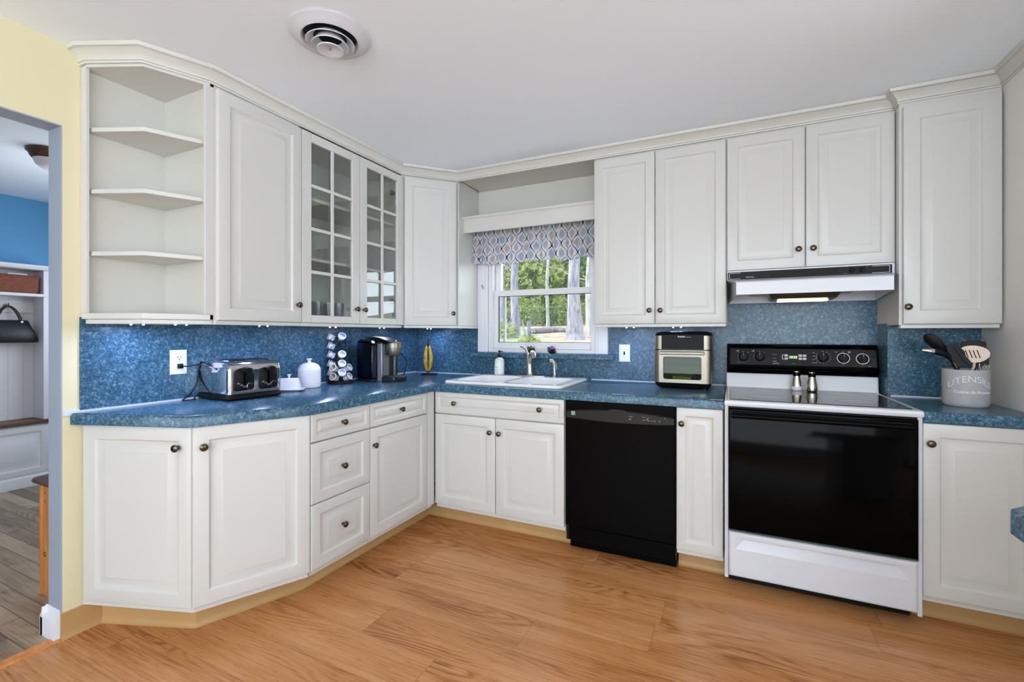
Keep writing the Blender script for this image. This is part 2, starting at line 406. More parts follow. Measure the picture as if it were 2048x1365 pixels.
ZB, ZT = 0.1345, 0.866      # door bottom / top of base units
# ---- base run on the left wall: faces +x at x=.695 ; a = y
XB = 0.695; YB = -0.709; FT = 0.021
TL = frame((XB, 0, 0), (0, 1, 0), (1, 0, 0))
TB = frame((0, YB, 0), (1, 0, 0), (0, -1, 0))
pA0, pA1, pB1 = (0.028, -2.262), (0.4985, -2.1025), (0.6950, -1.690)
def inset(p, q, d):
    """offset the segment p->q inward (to the left-hand room side is outward)"""
    u = Vector((q[0]-p[0], q[1]-p[1])).normalized(); n = Vector((u.y, -u.x))
    return (p[0]-n.x*d, p[1]-n.y*d), (q[0]-n.x*d, q[1]-n.y*d)
def isect(p1, p2, p3, p4):
    x1, y1 = p1; x2, y2 = p2; x3, y3 = p3; x4, y4 = p4
    d = (x1-x2)*(y3-y4)-(y1-y2)*(x3-x4)
    a = x1*y2-y1*x2; b = x3*y4-y3*x4
    return ((a*(x3-x4)-(x1-x2)*b)/d, (a*(y3-y4)-(y1-y2)*b)/d)
def offset_chain(pts, d):
    segs = [inset(pts[i], pts[i+1], d) for i in range(len(pts)-1)]
    out = [segs[0][0]]+[isect(*segs[i], *segs[i+1]) for i in range(len(segs)-1)]+[segs[-1][1]]
    return out
chain = [pA0, pA1, pB1, (XB, YB)]

def base_group(): return 'white base cabinets under the blue worktop'
# angled end cabinet (two doors on splayed faces)
c = offset_chain(chain, FT)     # carcass face line
t = thing('base_cabinet', 'white angled two-door base cabinet ending the left run by the yellow wall', 'cabinet', (0.3, -2.0, 0), base_group())
mb = MB().prism([(0.002, -2.250), c[0], c[1], c[2], (c[2][0], -1.690), (0.002, -1.690)], 0.108, 0.868)
build('body', mb, 'cab', t, smooth=False)
uA = Vector((pA1[0]-pA0[0], pA1[1]-pA0[1], 0)); lA = uA.length; nA = Vector((uA.y, -uA.x, 0)).normalized()
TA = frame((pA0[0], pA0[1], 0), uA, nA)
door(t, TA, 0.002, lA-0.003, ZB, ZT, (lA-0.055, 0.785))
uB = Vector((pB1[0]-pA1[0], pB1[1]-pA1[1], 0)); lB = uB.length; nB = Vector((uB.y, -uB.x, 0)).normalized()
TBd = frame((pA1[0], pA1[1], 0), uB, nB)
door(t, TBd, 0.004, lB-0.004, ZB, ZT, (0.040, 0.784))
# drawer unit
t = thing('drawer_cabinet', 'white base cabinet with a stack of three drawers, left run', 'cabinet', (0.35, -1.495, 0), base_group())
build('body', MB().box(0.002, XB-FT, -1.6885, -1.3025, 0.108, 0.868), 'cab', t, smooth=False)
for z0, z1, kz in ((ZB+0.002, 0.440, 0.291), (0.444, 0.730, 0.585), (0.735, ZT, 0.803)):
    door(t, TL, -1.686, -1.304, z0, z1, (-1.497, kz), 'drawer', drawer=(z1-z0 < 0.2), st=0.05)
# drawer over door, to the corner
t = thing('base_cabinet', 'white base cabinet with one drawer above one door beside the inner corner', 'cabinet', (0.35, -1.04, 0), base_group())
build('body', MB().box(0.002, XB-FT, -1.2985, -0.712, 0.108, 0.868), 'cab', t, smooth=False)
door(t, TL, -1.300, -0.787, 0.735, ZT, (-1.05, 0.801), 'drawer', drawer=True)
door(t, TL, -1.300, -0.787, ZB, 0.729, (-1.276, 0.637))
build('corner_filler', MB().box(XB-FT, XB-0.001, -0.784, -0.7095, ZB-0.004, ZT), 'cab', t, smooth=False)
# sink base
t = thing('sink_cabinet', 'white two-door base cabinet with a wide false drawer below the sink', 'cabinet', (1.15, -0.35, 0), base_group())
mb = MB(); mb.box(0.703, 1.592, YB+FT, YB+FT+0.018, 0.108, 0.868); mb.box(0.703, 0.72, YB+FT+0.018, -0.004, 0.108, 0.868); mb.box(1.575, 1.592, YB+FT+0.018, -0.004, 0.108, 0.868); mb.box(0.72, 1.575, YB+FT+0.018, -0.004, 0.108, 0.13)
build('body', mb, 'cab', t, smooth=False)
door(t, TB, 0.700, 1.590, 0.728, ZT, None, 'drawer_front', drawer=True, knobs=[(0.855, 0.799), (1.443, 0.800)])
door(t, TB, 0.700, 1.1435, ZB, 0.722, (1.113, 0.636))
door(t, TB, 1.1475, 1.590, ZB, 0.722, (1.176, 0.634))
# narrow pull-out
t = thing('base_cabinet', 'narrow white single-door base cabinet between dishwasher and range', 'cabinet', (2.31, -0.35, 0), base_group())
build('body', MB().box(2.200, 2.419, YB+FT, -0.004, 0.108, 0.868), 'cab', t, smooth=False)
door(t, TB, 2.199, 2.417, ZB, ZT, (2.225, 0.785), st=0.042)
# right of the range
t = thing('base_cabinet', 'white single-door base cabinet right of the range', 'cabinet', (3.37, -0.45, 0), base_group())
build('body', MB().box(3.188, 3.558, YB+FT, -0.185, 0.108, 0.868), 'cab', t, smooth=False)
door(t, TB, 3.186, 3.556, ZB, ZT, (3.209, 0.784))

# ---- toe kick: recessed board with tan vinyl base in front
kick = [(0.003, -2.182), (0.405, -2.030), (0.560, -1.640), (0.560, -0.586)]
def kick_mb(chain2, h=0.112):
    mb = MB()
    prof2 = [(0, 0), (0.016, 0), (0.010, 0.004), (0.005, 0.013), (0.003, 0.028), (0.003, h), (0, h)]
    loops = []
    for b, z in prof2:
        ch = offset_chain(chain2, -b) if b else list(chain2)
        loops.append([(x, y, z) for x, y in ch])
    # loft between profile rows: transpose
    rows = [[loops[j][i] for j in range(len(prof2))] for i in range(len(chain2))]
    return mb.loft(rows)
struct('baseboard_toe_left', kick_mb(kick), 'tan', 'tan toe kick along the left run of base cabinets')
struct('baseboard_toe_sink', kick_mb([(0.562, -0.584), (1.600, -0.584)]), 'tan', 'tan toe kick under the sink cabinet')
struct('baseboard_toe_narrow', kick_mb([(2.198, -0.584), (2.424, -0.584)]), 'tan', 'tan toe kick under the narrow cabinet')
struct('baseboard_toe_right', kick_mb([(3.180, -0.584), (3.56, -0.584)]), 'tan', 'tan toe kick right of the range')

# ---- worktops
XE, YE, ZW0, ZW1 = 0.708, -0.722, 0.869, 0.9165
def worktop(name, pts, label, round_r=0.010, cut=None):
    """pts: outline, rounded top edge"""
    c_ = Vector((sum(p[0] for p in pts)/len(pts), sum(p[1] for p in pts)/len(pts)))
    mb = MB()
    n = len(pts)
    area2 = sum(pts[i][0]*pts[(i+1) % n][1]-pts[(i+1) % n][0]*pts[i][1] for i in range(n))
    if area2 < 0: pts = pts[::-1]
    def off(d):
        out = []
        for i in range(n):
            p0, p1, p2 = pts[i-1], pts[i], pts[(i+1) % n]
            s1 = inset(p0, p1, d); s2 = inset(p1, p2, d)
            out.append(isect(*s1, *s2))
        return out
    rows = [(0.0, ZW0), (0.0, ZW1-round_r), (round_r*0.3, ZW1-round_r*0.3), (round_r, ZW1)]
    mb.loft([[(x, y, z) for x, y in off(d)] for d, z in rows])
    return mb
cutout = [(0.76, -0.60), (1.50, -0.60), (1.50, -0.17), (0.76, -0.17)]
tA0, tA1, tB1 = (0.003, -2.292), (0.512, -2.120), (XE, -1.700)
def tag_lam(mb, label):
    o = build('worktop', mb, 'lam', None, angle=50); return tag(o, label, 'worktop')
# L-shaped worktop; the sink opening is cut with real geometry: built as pieces of one mesh around the hole
mb = worktop('worktop', [(0.003, -2.292), tA1, tB1, (XE, YE), (2.421, YE), (2.421, -0.007), (0.003, -0.007)], '')
wt = tag_lam(mb, 'blue speckled laminate worktop of the L-shaped run with the white sink')
hole = build('hole', MB().box(0.765, 1.495, -0.595, -0.165, 0.8, 1.0), 'lam')
bo = wt.modifiers.new('hole', 'BOOLEAN'); bo.operation = 'DIFFERENCE'; bo.object = hole; bo.solver = 'EXACT'
dg = bpy.context.evaluated_depsgraph_get(); me2 = bpy.data.meshes.new_from_object(wt.evaluated_get(dg))
wt.modifiers.clear(); wt.data = me2; bpy.data.objects.remove(hole)
mb = worktop('worktop', [(3.184, YE), (3.560, YE), (3.560, -0.187), (3.203, -0.187), (3.203, -0.10), (3.184, -0.10)], '')
o = build('worktop', MB().prism([(3.184, YE), (3.560, YE), (3.560, -0.187), (3.184, -0.187)], ZW0, ZW1), 'lam', None, bevel=0.006)
tag(o, 'short blue laminate worktop right of the range holding the utensil crock', 'worktop')
# small end trim plate lying at the gap by the range
o = build('gap_cover', MB().prism([(2.360, -0.735), (2.420, -0.735), (2.420, -0.60), (2.402, -0.60)], ZW1+0.001, ZW1+0.003), 'steel'); tag(o, 'thin metal strip bridging worktop and range at its left', 'trim strip')

# ---- backsplash panels and caulk
def bs(mb, label):
    o = build('backsplash', mb, 'lam', None, smooth=False); return tag(o, label, 'backsplash')
mb = MB(); mb.add([(0.001, -2.262, ZW1+0.001), (0.001, -0.002, ZW1+0.001), (0.001, -0.002, 1.297), (0.001, -2.236, 1.297), (0.001, -2.250, 1.313), (0.001, -2.262, 1.313),
                   (0.006, -2.262, ZW1+0.001), (0.006, -0.007, ZW1+0.001), (0.006, -0.007, 1.297), (0.006, -2.236, 1.297), (0.006, -2.250, 1.313), (0.006, -2.262, 1.313)],
                  [(0, 1, 2, 3, 4, 5), (11, 10, 9, 8, 7, 6)]+[(i, (i+1) % 6, 6+(i+1) % 6, 6+i) for i in range(6)])
bs(mb, 'blue laminate backsplash on the left wall behind the toaster')
mb = MB(); mb.box(0.007, 0.57, -0.006, -0.001, ZW1+0.001, 1.297); mb.box(0.57, 1.73, -0.006, -0.001, ZW1+0.001, 1.06); mb.box(1.676, 2.434, -0.006, -0.001, 1.06, 1.297); mb.box(0.57, 0.619, -0.006, -0.001, 1.06, 1.297); mb.box(1.73, 2.434, -0.006, -0.001, ZW1+0.001, 1.06); mb.box(2.434, 3.193, -0.006, -0.001, 0.8, 1.597)
bs(mb, 'blue laminate backsplash on the window wall, rising behind the range')
mb = MB(); mb.box(3.193, 3.1985, -0.186, -0.007, 0.8, 1.297); mb.box(3.193, 3.560, -0.187, -0.1805, ZW1+0.001, 1.297)
bs(mb, 'blue laminate backsplash wrapping the wall step right of the range')
def caulk(mb, label): tag(build('caulk_line', mb, 'caulk'), label, 'caulk line')
mb = MB(); mb.box(0.006, 0.013, -2.29, -0.013, ZW1, ZW1+0.008); mb.box(0.006, 0.0605, -0.013, -0.006, ZW1, ZW1+0.006); mb.box(0.0605, 0.715, -0.013, -0.006, ZW1, ZW1+0.006)
caulk(mb, 'pale caulk line between worktop and backsplash running behind the toaster')
mb = MB(); mb.box(1.555, 2.421, -0.013, -0.006, ZW1, ZW1+0.007); caulk(mb, 'pale caulk line between sink and range along the window wall')
mb = MB(); mb.box(3.205, 3.555, -0.194, -0.187, ZW1, ZW1+0.007); caulk(mb, 'pale caulk line behind the utensil crock')
mb = MB(); mb.box(0.0005, 0.006, -2.312, -2.2625, 0.908, 0.930); tag(build('tape_strip', mb, 'caulk'), 'pale strip on the yellow wall at the worktop end', 'tape')

# ---------------------------------------------------------------- upper cabinets
ZU0, ZU1, ZR = 1.305, 2.347, 1.287
XU, YU = 0.377, -0.335
TUL = frame((XU, 0, 0), (0, 1, 0), (1, 0, 0)); TUB = frame((0, YU, 0), (1, 0, 0), (0, -1, 0))
def ug(): return 'white wall cabinets'
def hollow(mb, x0, x1, y0, y1, z0, z1, open_side, t=0.016):
    mb.box(x0, x1, y0, y1, z0, z0+t); mb.box(x0, x1, y0, y1, z1-t, z1)
    if open_side == '+x':
        mb.box(x0, x0+t*0.5, y0, y1, z0+t, z1-t); mb.box(x0+t*0.5, x1, y0, y0+t, z0+t, z1-t); mb.box(x0+t*0.5, x1, y1-t, y1, z0+t, z1-t)
    else:
        mb.box(x0, x1, y1-t*0.5, y1, z0+t, z1-t); mb.box(x0, x0+t, y0, y1-t*0.5, z0+t, z1-t); mb.box(x1-t, x1, y0, y1-t*0.5, z0+t, z1-t)
ZTOP = 2.428
# open end shelf unit
t = thing('shelf_unit', 'white open corner shelf unit ending the wall cabinets by the yellow wall', 'shelf unit', (0.12, -2.08, 1.287), ug())
sp = [(0.009, -2.252), (0.045, -2.245), (0.252, -2.150), (0.342, -1.948), (0.342, -1.943), (0.009, -1.943)]
mb = MB(); mb.box(0.001, 0.009, -2.254, -1.928, ZU0, ZTOP); mb.box(0.009, 0.357, -1.943, -1.928, ZU0, ZTOP)
build('body', mb, 'cab_in', t, smooth=False)
fr_pts = [(0.001, -2.256), (0.044, -2.256), (0.262, -2.158), (0.357, -1.944), (0.357, -1.928), (0.001, -1.928)]
build('bottom_panel', MB().prism(fr_pts, ZU0, 1.330), 'cab', t, bevel=0.002)
build('top_fascia', MB().prism(fr_pts, 2.350, ZTOP), 'cab', t, smooth=False)
build('stile', MB().box(0.001, 0.042, -2.257, -2.244, 1.330, 2.350), 'cab', t, bevel=0.0015)
build('stile', MB().box(0.343, 0.358, -1.965, -1.9285, 1.330, 2.350), 'cab', t, bevel=0.0015)
for z in (1.571, 1.832, 2.090):
    build('shelf', MB().prism([(0.010, -2.236), (0.040, -2.236), (0.248, -2.146), (0.338, -1.944), (0.010, -1.944)], z, z+0.018), 'cab', t, bevel=0.0015)
build('light_rail', MB().prism([(0.012, -2.246), (0.044, -2.246), (0.256, -2.153), (0.352, -1.940), (0.352, -1.928), (0.012, -1.928)], ZR-0.002, ZU0-0.0005), 'cab', t, bevel=0.003)
# single door
t = thing('wall_cabinet', 'white single-door wall cabinet between open shelves and glass doors', 'cabinet', (0.18, -1.70, 1.287), ug())
build('body', MB().box(0.001, XU-FT, -1.9275, -1.4725, ZU0, ZTOP), 'cab', t, smooth=False)
door(t, TUL, -1.920, -1.4735, ZU0, ZU1, (-1.503, 1.397))
build('light_rail', MB().box(0.30, XU-0.012, -1.9275, -1.4725, ZR-0.002, ZU0-0.0005), 'cab', t, bevel=0.003)
# glass doors
t = thing('glass_cabinet', 'white wall cabinet with two mullioned glass doors', 'cabinet', (0.18, -1.05, 1.287), ug())
mb = MB(); hollow(mb, 0.001, XU-FT, -1.4715, -0.634, ZU0, ZU1+0.02, '+x')
mb.box(XU-FT-0.016, XU-FT, -1.4715, -0.634, ZU1-0.03, ZTOP)
build('body', mb, 'cab_in', t, smooth=False)
for z in (1.655, 1.995):
    build('shelf', MB().box(0.010, 0.325, -1.454, -0.651, z, z+0.018), 'cab_in', t, bevel=0.0015)
def glass_door(t, T, a0, a1, c0, c1, knob):
    s, tp, bt = 0.060, 0.050, 0.042; mb = MB(); th = 0.020; m = 0.009
    mb.box(a0, a0+s, -th, 0, c0, c1); mb.box(a1-s, a1, -th, 0, c0, c1)
    mb.box(a0+s, a1-s, -th, 0, c1-tp, c1); mb.box(a0+s, a1-s, -th, 0, c0, c0+bt)
    mb.T = Matrix.Identity(4); mid = (a0+a1)/2
    d = build('glass_door', put(mb, T), 'cab', t, bevel=0.003)
    mb = MB(); H = (c1-tp)-(c0+bt)
    mb.box(mid-m, mid+m, -0.014, -0.002, c0+bt, c1-tp)
    for k in (1, 2, 3):
        zz = c0+bt+H*k/4; mb.box(a0+s, mid-m, -0.014, -0.002, zz-m, zz+m); mb.box(mid+m, a1-s, -0.014, -0.002, zz-m, zz+m)
    build('muntin_grid', put(mb, T), 'cab', d, bevel=0.002)
    build('glass_pane', put(MB().box(a0+s, a1-s, -0.0185, -0.0155, c0+bt, c1-tp), T), 'cabglass', d, smooth=False)
    build('knob', knob_mb(T, *knob), 'bronze', d)
    return d
glass_door(t, TUL, -1.4705, -1.0480, ZU0, ZU1, (-1.082, 1.395))
glass_door(t, TUL, -1.0440, -0.6330, ZU0, ZU1, (-1.017, 1.393))
for z in (1.46, 2.22):
    h_ = MB(); h_.box(0.285, 0.350, -0.664, -0.650, z, z+0.022); h_.box(0.300, 0.318, -0.684, -0.664, z-0.004, z+0.03); build('hinge', h_, 'bronze', t, bevel=0.003)
build('light_rail', MB().box(0.30, XU-0.012, -1.4715, -0.634, ZR-0.002, ZU0-0.0005), 'cab', t, bevel=0.003)
# diagonal corner
d0, d1 = (0.386, -0.630), (0.648, -0.346)
uD = Vector((d1[0]-d0[0], d1[1]-d0[1], 0)); lD = uD.length; nD = Vector((uD.y, -uD.x, 0)).normalized()
TD = frame((d0[0], d0[1], 0), uD, nD)
dc = inset(d0, d1, FT)
t = thing('wall_cabinet', 'white diagonal corner wall cabinet with one door left of the window', 'cabinet', (0.25, -0.25, 1.287), ug())
build('body', MB().prism([(0.001, -0.632), (0.357, -0.632), dc[0], dc[1], (0.640, -0.335), (0.626, -0.004), (0.001, -0.004)], ZU0, ZTOP), 'cab', t, smooth=False)
door(t, TD, 0.003, lD-0.012, ZU0, ZU1, (lD-0.038, 1.392))
build('side_edge', MB().prism([dc[1], (d1[0]-nD.x*0.002, d1[1]-nD.y*0.002), (0.650, -0.334), (0.641, -0.330)], ZU0, ZU1), 'cab', t, smooth=False)
ra = inset(d0, d1, 0.010); rb = inset(d0, d1, 0.035)
build('light_rail', MB().prism([ra[0], ra[1], rb[1], rb[0]], ZR-0.002, ZU0-0.0005), 'cab', t, bevel=0.003)
build('light_rail', MB().prism([(0.618, -0.33), (0.638, -0.33), (0.624, -0.005), (0.606, -0.005)], ZR-0.002, ZU0-0.0005), 'cab', t, bevel=0.003)
# two-door right of the window
t = thing('wall_cabinet', 'tall white two-door wall cabinet above the air fryer', 'cabinet', (2.04, -0.17, 1.287), ug())
build('body', MB().box(1.660, 2.4285, YU+FT, -0.004, ZU0, ZTOP), 'cab', t, smooth=False)
door(t, TUB, 1.662, 2.0355, ZU0, ZU1, (2.006, 1.386), st=0.052)
door(t, TUB, 2.0395, 2.4255, ZU0, ZU1, (2.070, 1.385), st=0.052)
build('light_rail', MB().box(1.662, 2.4265, YU+0.012, YU+0.045, ZR-0.002, ZU0-0.0005), 'cab', t, bevel=0.003)
# above the hood
t = thing('wall_cabinet', 'short white two-door wall cabinet above the range hood', 'cabinet', (2.81, -0.17, 1.598), ug())
build('body', MB().box(2.4295, 3.1900, YU+FT, -0.004, 1.600, ZTOP), 'cab', t, smooth=False)
door(t, TUB, 2.4325, 2.8080, 1.600, ZU1, (2.777, 1.695), st=0.052)
door(t, TUB, 2.8120, 3.1880, 1.600, ZU1, (2.843, 1.695), st=0.052)
# right, deeper
YR = -0.402; TUR = frame((0, YR, 0), (1, 0, 0), (0, -1, 0))
t = thing('wall_cabinet', 'deeper white single-door wall cabinet above the utensil crock at far right', 'cabinet', (3.37, -0.3, 1.287), ug())
mb = MB(); mb.box(3.191, 3.5585, YR+FT, -0.188, 1.288, ZTOP); mb.box(3.191, 3.1975, -0.188, -0.008, 1.299, ZTOP)
build('body', mb, 'cab', t, smooth=False)
door(t, TUR, 3.203, 3.554, 1.291, 2.338, (3.217, 1.373), st=0.062)
build('light_rail', MB().box(3.194, 3.550, YR+0.012, YR+0.045, 1.270, 1.2875), 'cab', t, bevel=0.003)

# soffit of the niche over the window + front board
t = thing('niche_frame', 'white soffit board closing the top of the niche above the window', 'cabinet panel', (1.15, -0.17, 2.375))
mb = MB(); mb.box(0.652, 1.6590, YU+FT, -0.004, 2.372, 2.386); mb.box(0.652, 1.6590, YU, YU+FT, 2.364, ZTOP)
build('soffit', mb, 'crown', t, smooth=False)
build('back_panel', MB().box(0.628, 1.659, -0.012, -0.002, 2.075, 2.372), 'cab_in', t, smooth=False)
t = thing('valance_board', 'white horizontal board above the patterned window valance', 'board', (1.15, -0.25, 2.0))
mb = MB(); L = []
pr = [(-0.250, 2.000), (-0.250, 2.094), (-0.254, 2.100), (-0.262, 2.106), (-0.264, 2.116), (-0.260, 2.122), (-0.06, 2.122), (-0.06, 2.106), (-0.234, 2.104), (-0.234, 2.000)]
mb.loft([[(x, y, z) for y, z in pr] for x in (0.637, 1.6585)])
build('board', mb, 'crown', t)

# ---- crown moulding
cr = [(0.0, 2.361), (0.006, 2.362), (0.0075, 2.368), (0.0045, 2.3705), (0.010, 2.372), (0.012, 2.378), (0.009, 2.3805), (0.015, 2.389), (0.025, 2.400), (0.036, 2.4075), (0.033, 2.4105), (0.043, 2.413), (0.046, 2.4285), (0.0, 2.4285)]
def crown(path, label, name='trim', extra=0.0):
    rows = []
    base = path
    for b, z in cr:
        ch = offset_chain(base, -(b+extra)); rows.append([(x, y, z) for x, y in ch])
    rows = [[rows[j][i] for j in range(len(cr))] for i in range(len(base))]
    return struct(name, MB().loft(rows), 'crown', label)
crown([(-0.0, -2.2585), (0.046, -2.2585), (0.264, -2.160), (0.3585, -1.940), (0.3585, -0.645), (0.640, -0.3345), (3.191, -0.3145)], 'white crown moulding over the left and window-wall cabinets', 'trim_3')
crown([(3.1905, -0.30), (3.1905, -0.381), (3.5615, -0.381), (3.5615, -1.35)], 'white crown moulding over the right cabinet and right wall', 'trim_4')
# ---------------------------------------------------------------- window
w = tag(bpy.data.objects.new('window_1', None), 'white double-hung kitchen window looking onto the woods', None, None, 'structure'); COL.objects.link(w); w.location = (1.15, 0, 1.11); WL[w] = Vector((1.15, 0, 1.11))
def prof_frame(mb, x0, x1, z0, z1, wd, y0, y1):
    mb.box(x0, x0+wd, y0, y1, z0, z1); mb.box(x1-wd, x1, y0, y1, z0, z1)
    mb.box(x0+wd, x1-wd, y0, y1, z0, z0+wd); mb.box(x0+wd, x1-wd, y0, y1, z1-wd, z1); return mb
mb = MB(); mb.box(0.626, 0.720, -0.019, -0.001, 1.1005, 2.07); mb.box(1.588, 1.672, -0.019, -0.001, 1.1005, 2.07); mb.box(0.720, 1.588, -0.019, -0.001, 2.00, 2.07)
mb.box(0.700, 0.722, -0.026, -0.019, 1.1005, 2.07); mb.box(1.586, 1.604, -0.026, -0.019, 1.1005, 2.07)
build('casing', mb, 'vinyl', w, bevel=0.003)
mb = MB(); mb.box(0.722, 0.750, -0.014, 0.115, 1.1005, 2.06); mb.box(1.558, 1.586, -0.014, 0.115, 1.1005, 2.06); mb.box(0.750, 1.558, -0.014, 0.115, 1.1005, 1.128); mb.box(0.750, 1.558, 0, 0.115, 2.03, 2.06)
mb.box(0.750, 0.760, -0.012, 0.003, 1.128, 2.03)
build('window_frame', mb, 'vinyl', w, bevel=0.002)
# lower sash (inner track)
mb = MB(); mb.box(0.760, 0.797, 0.006, 0.040, 1.129, 1.582); mb.box(1.541, 1.557, 0.006, 0.040, 1.129, 1.582)
mb.box(0.797, 1.541, 0.006, 0.040, 1.129, 1.178); mb.box(0.797, 1.541, 0.002, 0.040, 1.538, 1.582)
s_ = build('sash', mb, 'vinyl', w, bevel=0.003)
mb = MB(); mb.box(0.797, 0.803, 0.014, 0.022, 1.178, 1.538); mb.box(0.803, 1.541, 0.014, 0.022, 1.178, 1.1815); mb.box(0.803, 1.541, 0.014, 0.022, 1.5345, 1.538)
build('gasket', mb, 'matte_black', s_, smooth=False)
build('glass_pane', MB().box(0.803, 1.541, 0.020, 0.023, 1.1815, 1.5345), 'pane', s_, smooth=False)
mb = MB(); mb.box(0.752, 0.800, 0.050, 0.085, 1.56, 2.03); mb.box(1.520, 1.556, 0.050, 0.085, 1.56, 2.03); mb.box(0.800, 1.520, 0.050, 0.085, 1.545, 1.575); mb.box(0.800, 1.520, 0.050, 0.085, 1.99, 2.03)
s_ = build('sash', mb, 'vinyl', w, bevel=0.003)
build('glass_pane', MB().box(0.800, 1.520, 0.064, 0.067, 1.575, 1.99), 'pane', s_, smooth=False)
mb = MB(); mb.box(0.803, 0.818, 0.085, 0.114, 1.13, 1.56)
build('screen_rail', mb, 'grey_ink', w, smooth=False)
mb = MB(); mb.box(0.664, 0.673, -0.024, -0.019, 1.612, 1.634); mb.box(0.673, 0.682, -0.024, -0.019, 1.596, 1.618)
build('bracket', mb, 'silver_plastic', w, bevel=0.001)
o = build('window_sill', MB().box(0.590, 1.722, -0.075, -0.0065, 1.062, 1.1), 'lam', None, bevel=0.004); tag(o, 'blue laminate window sill above the sink', None, None, 'structure')

# ---------------------------------------------------------------- valance
def mat_valance():
    t = NT('ogee_fabric'); uv = t.coord('UV')
    s = t.n('ShaderNodeSeparateXYZ'); t.l(uv, s.inputs[0]); u, v = s.outputs[0], s.outputs[1]
    su = t.math('MULTIPLY', u, 1.0/0.050); sv = t.math('MULTIPLY', v, 2*PI/0.135)
    wv = t.math('MULTIPLY', t.math('SINE', sv), 0.46)
    def dl(off, sg):
        a = t.math('ADD', t.math('ADD', su, off), t.math('MULTIPLY', wv, sg))
        f = t.math('FRACT', t.math('MULTIPLY', a, 0.5))
        return f, t.math('ABSOLUTE', t.math('SUBTRACT', f, 0.5))
    f1, d1_ = dl(0.0, 1.0); f2, d2_ = dl(1.0, -1.0)
    d = t.math('MINIMUM', d1_, d2_)
    # brush-like uneven line weight
    nz = t.noise(t.mapv(uv, (1, 1, 1)), 24.0, 2)
    wd = t.math('MULTIPLY', t.math('SUBTRACT', nz, 0.15), 0.10)
    line = t.math('LESS_THAN', d, wd)
    edge = t.math('LESS_THAN', d, t.math('ADD', wd, 0.06))
    cell = t.noise(t.mapv(uv, (1, 1, 1), (3, 1, 0)), 15.0, 1)
    fill = t.ramp(cell, [(0.38, rgb(214, 218, 230)), (0.52, rgb(232, 230, 234)), (0.62, rgb(240, 232, 220)), (0.70, rgb(228, 212, 200))], 'LINEAR')
    dot = t.math('GREATER_THAN', d, 0.243)
    stripe = t.math('GREATER_THAN', t.math('SINE', t.math('MULTIPLY', t.math('ADD', u, t.math('MULTIPLY', v, 0.6)), 900.0)), 0.2)
    fill = t.mix(t.math('MULTIPLY', dot, t.math('ADD', t.math('MULTIPLY', stripe, 0.3), 0.25)), fill, rgb(96, 100, 122))
    col = t.mix(edge, fill, rgb(238, 238, 244)); col = t.mix(line, col, rgb(70, 76, 108))
    t.set(col, 0.9, spec=0.2)
    tr = t.n('ShaderNodeBsdfTranslucent'); t.l(col, tr.inputs[0])
    mx = t.n('ShaderNodeMixShader'); mx.inputs[0].default_value = 0.5
    out = [n for n in t.t.nodes if n.type == 'OUTPUT_MATERIAL'][0]
    t.l(t.b.outputs[0], mx.inputs[1]); t.l(tr.outputs[0], mx.inputs[2]); t.l(mx.outputs[0], out.inputs[0])
    return t.m
M['ogee'] = mat_valance()
def valance():
    me = bpy.data.meshes.new('window_valance'); vs = []; uvs = []; fs = []
    NX, NZ = 240, 22; x0, x1 = 0.640, 1.655; zt, zb = 2.055, 1.775
    for j in range(NZ+1):
        q = j/NZ
        for i in range(NX+1):
            p = i/NX; x = x0+(x1-x0)*p
            fold = 0.010*math.sin(p*2*PI*9+0.8*math.sin(p*9))+0.006*math.sin(p*2*PI*21+1.3)
            amp = 0.5+0.9*q
            y = -0.098-fold*amp-0.012*q
            z = zt-(zt-zb)*q+(0.006*math.sin(p*31)+0.006*math.sin(p*13+1)-0.004*math.sin(p*2*PI*9))*q
            x_ = x-(0.018*q if p < 0.5 else 0)*(1-p*2 if p < 0.5 else 0)
            vs.append((x_, y, z)); uvs.append((p*1.30, (zt-z)))
    for j in range(NZ):
        for i in range(NX):
            a = j*(NX+1)+i; fs.append((a, a+1, a+NX+2, a+NX+1))
    me.from_pydata(vs, [], fs); me.materials.append(M['ogee'])
    ul = me.uv_layers.new(name='UVMap')
    for lp in me.loops: ul.data[lp.index].uv = uvs[lp.vertex_index]
    me.polygons.foreach_set('use_smooth', [True]*len(me.polygons)); me.update()
    o = bpy.data.objects.new('window_valance', me); COL.objects.link(o)
    m = o.modifiers.new('thick', 'SOLIDIFY'); m.thickness = 0.0015; WL[o] = Vector((0, 0, 0))
    tag(o, 'gathered curtain valance with navy and beige ogee pattern over the window', 'curtain')
    r = build('curtain_rod', MB().tube([(0.628, -0.085, 2.06), (1.657, -0.085, 2.06)], 0.008, 12), 'white_trim', o)
    return o
valance()
# suction-cup gadgets on the window frame bottom
def holder(x, acc, lab):
    t = thing('sponge_holder', lab, 'holder', (x, -0.04, 1.101))
    mb = MB(); T = frame((x, -0.040, 1.101), (1, 0, 0), (0, -1, 0))
    mb.loft([[(x-0.030+dx, y, z) for dx, y, z in ((0.018, -0.055, 1.1015), (0.066, -0.055, 1.1015), (0.058, -0.020, 1.1015), (0.012, -0.020, 1.1015))],
             [(x-0.030+dx, y, z) for dx, y, z in ((0.004, -0.060, 1.118), (0.066, -0.060, 1.112), (0.050, -0.018, 1.140), (-0.012, -0.018, 1.150))]])
    build('tray', mb, 'matte_black', t, bevel=0.003)
    build('sponge' if acc != 'steel' else 'brush', MB().lathe([(0.004, 0), (0.013, 0.006), (0.015, 0.016), (0.009, 0.028), (0.003, 0.032)], 14, (x+0.004, -0.040, 1.126)), acc, t)
M['purple'] = simple('purple_plastic', rgb(158, 84, 176), 0.5)
holder(1.098, 'steel', 'small black sink caddy with grey brush on the blue sill, left one')
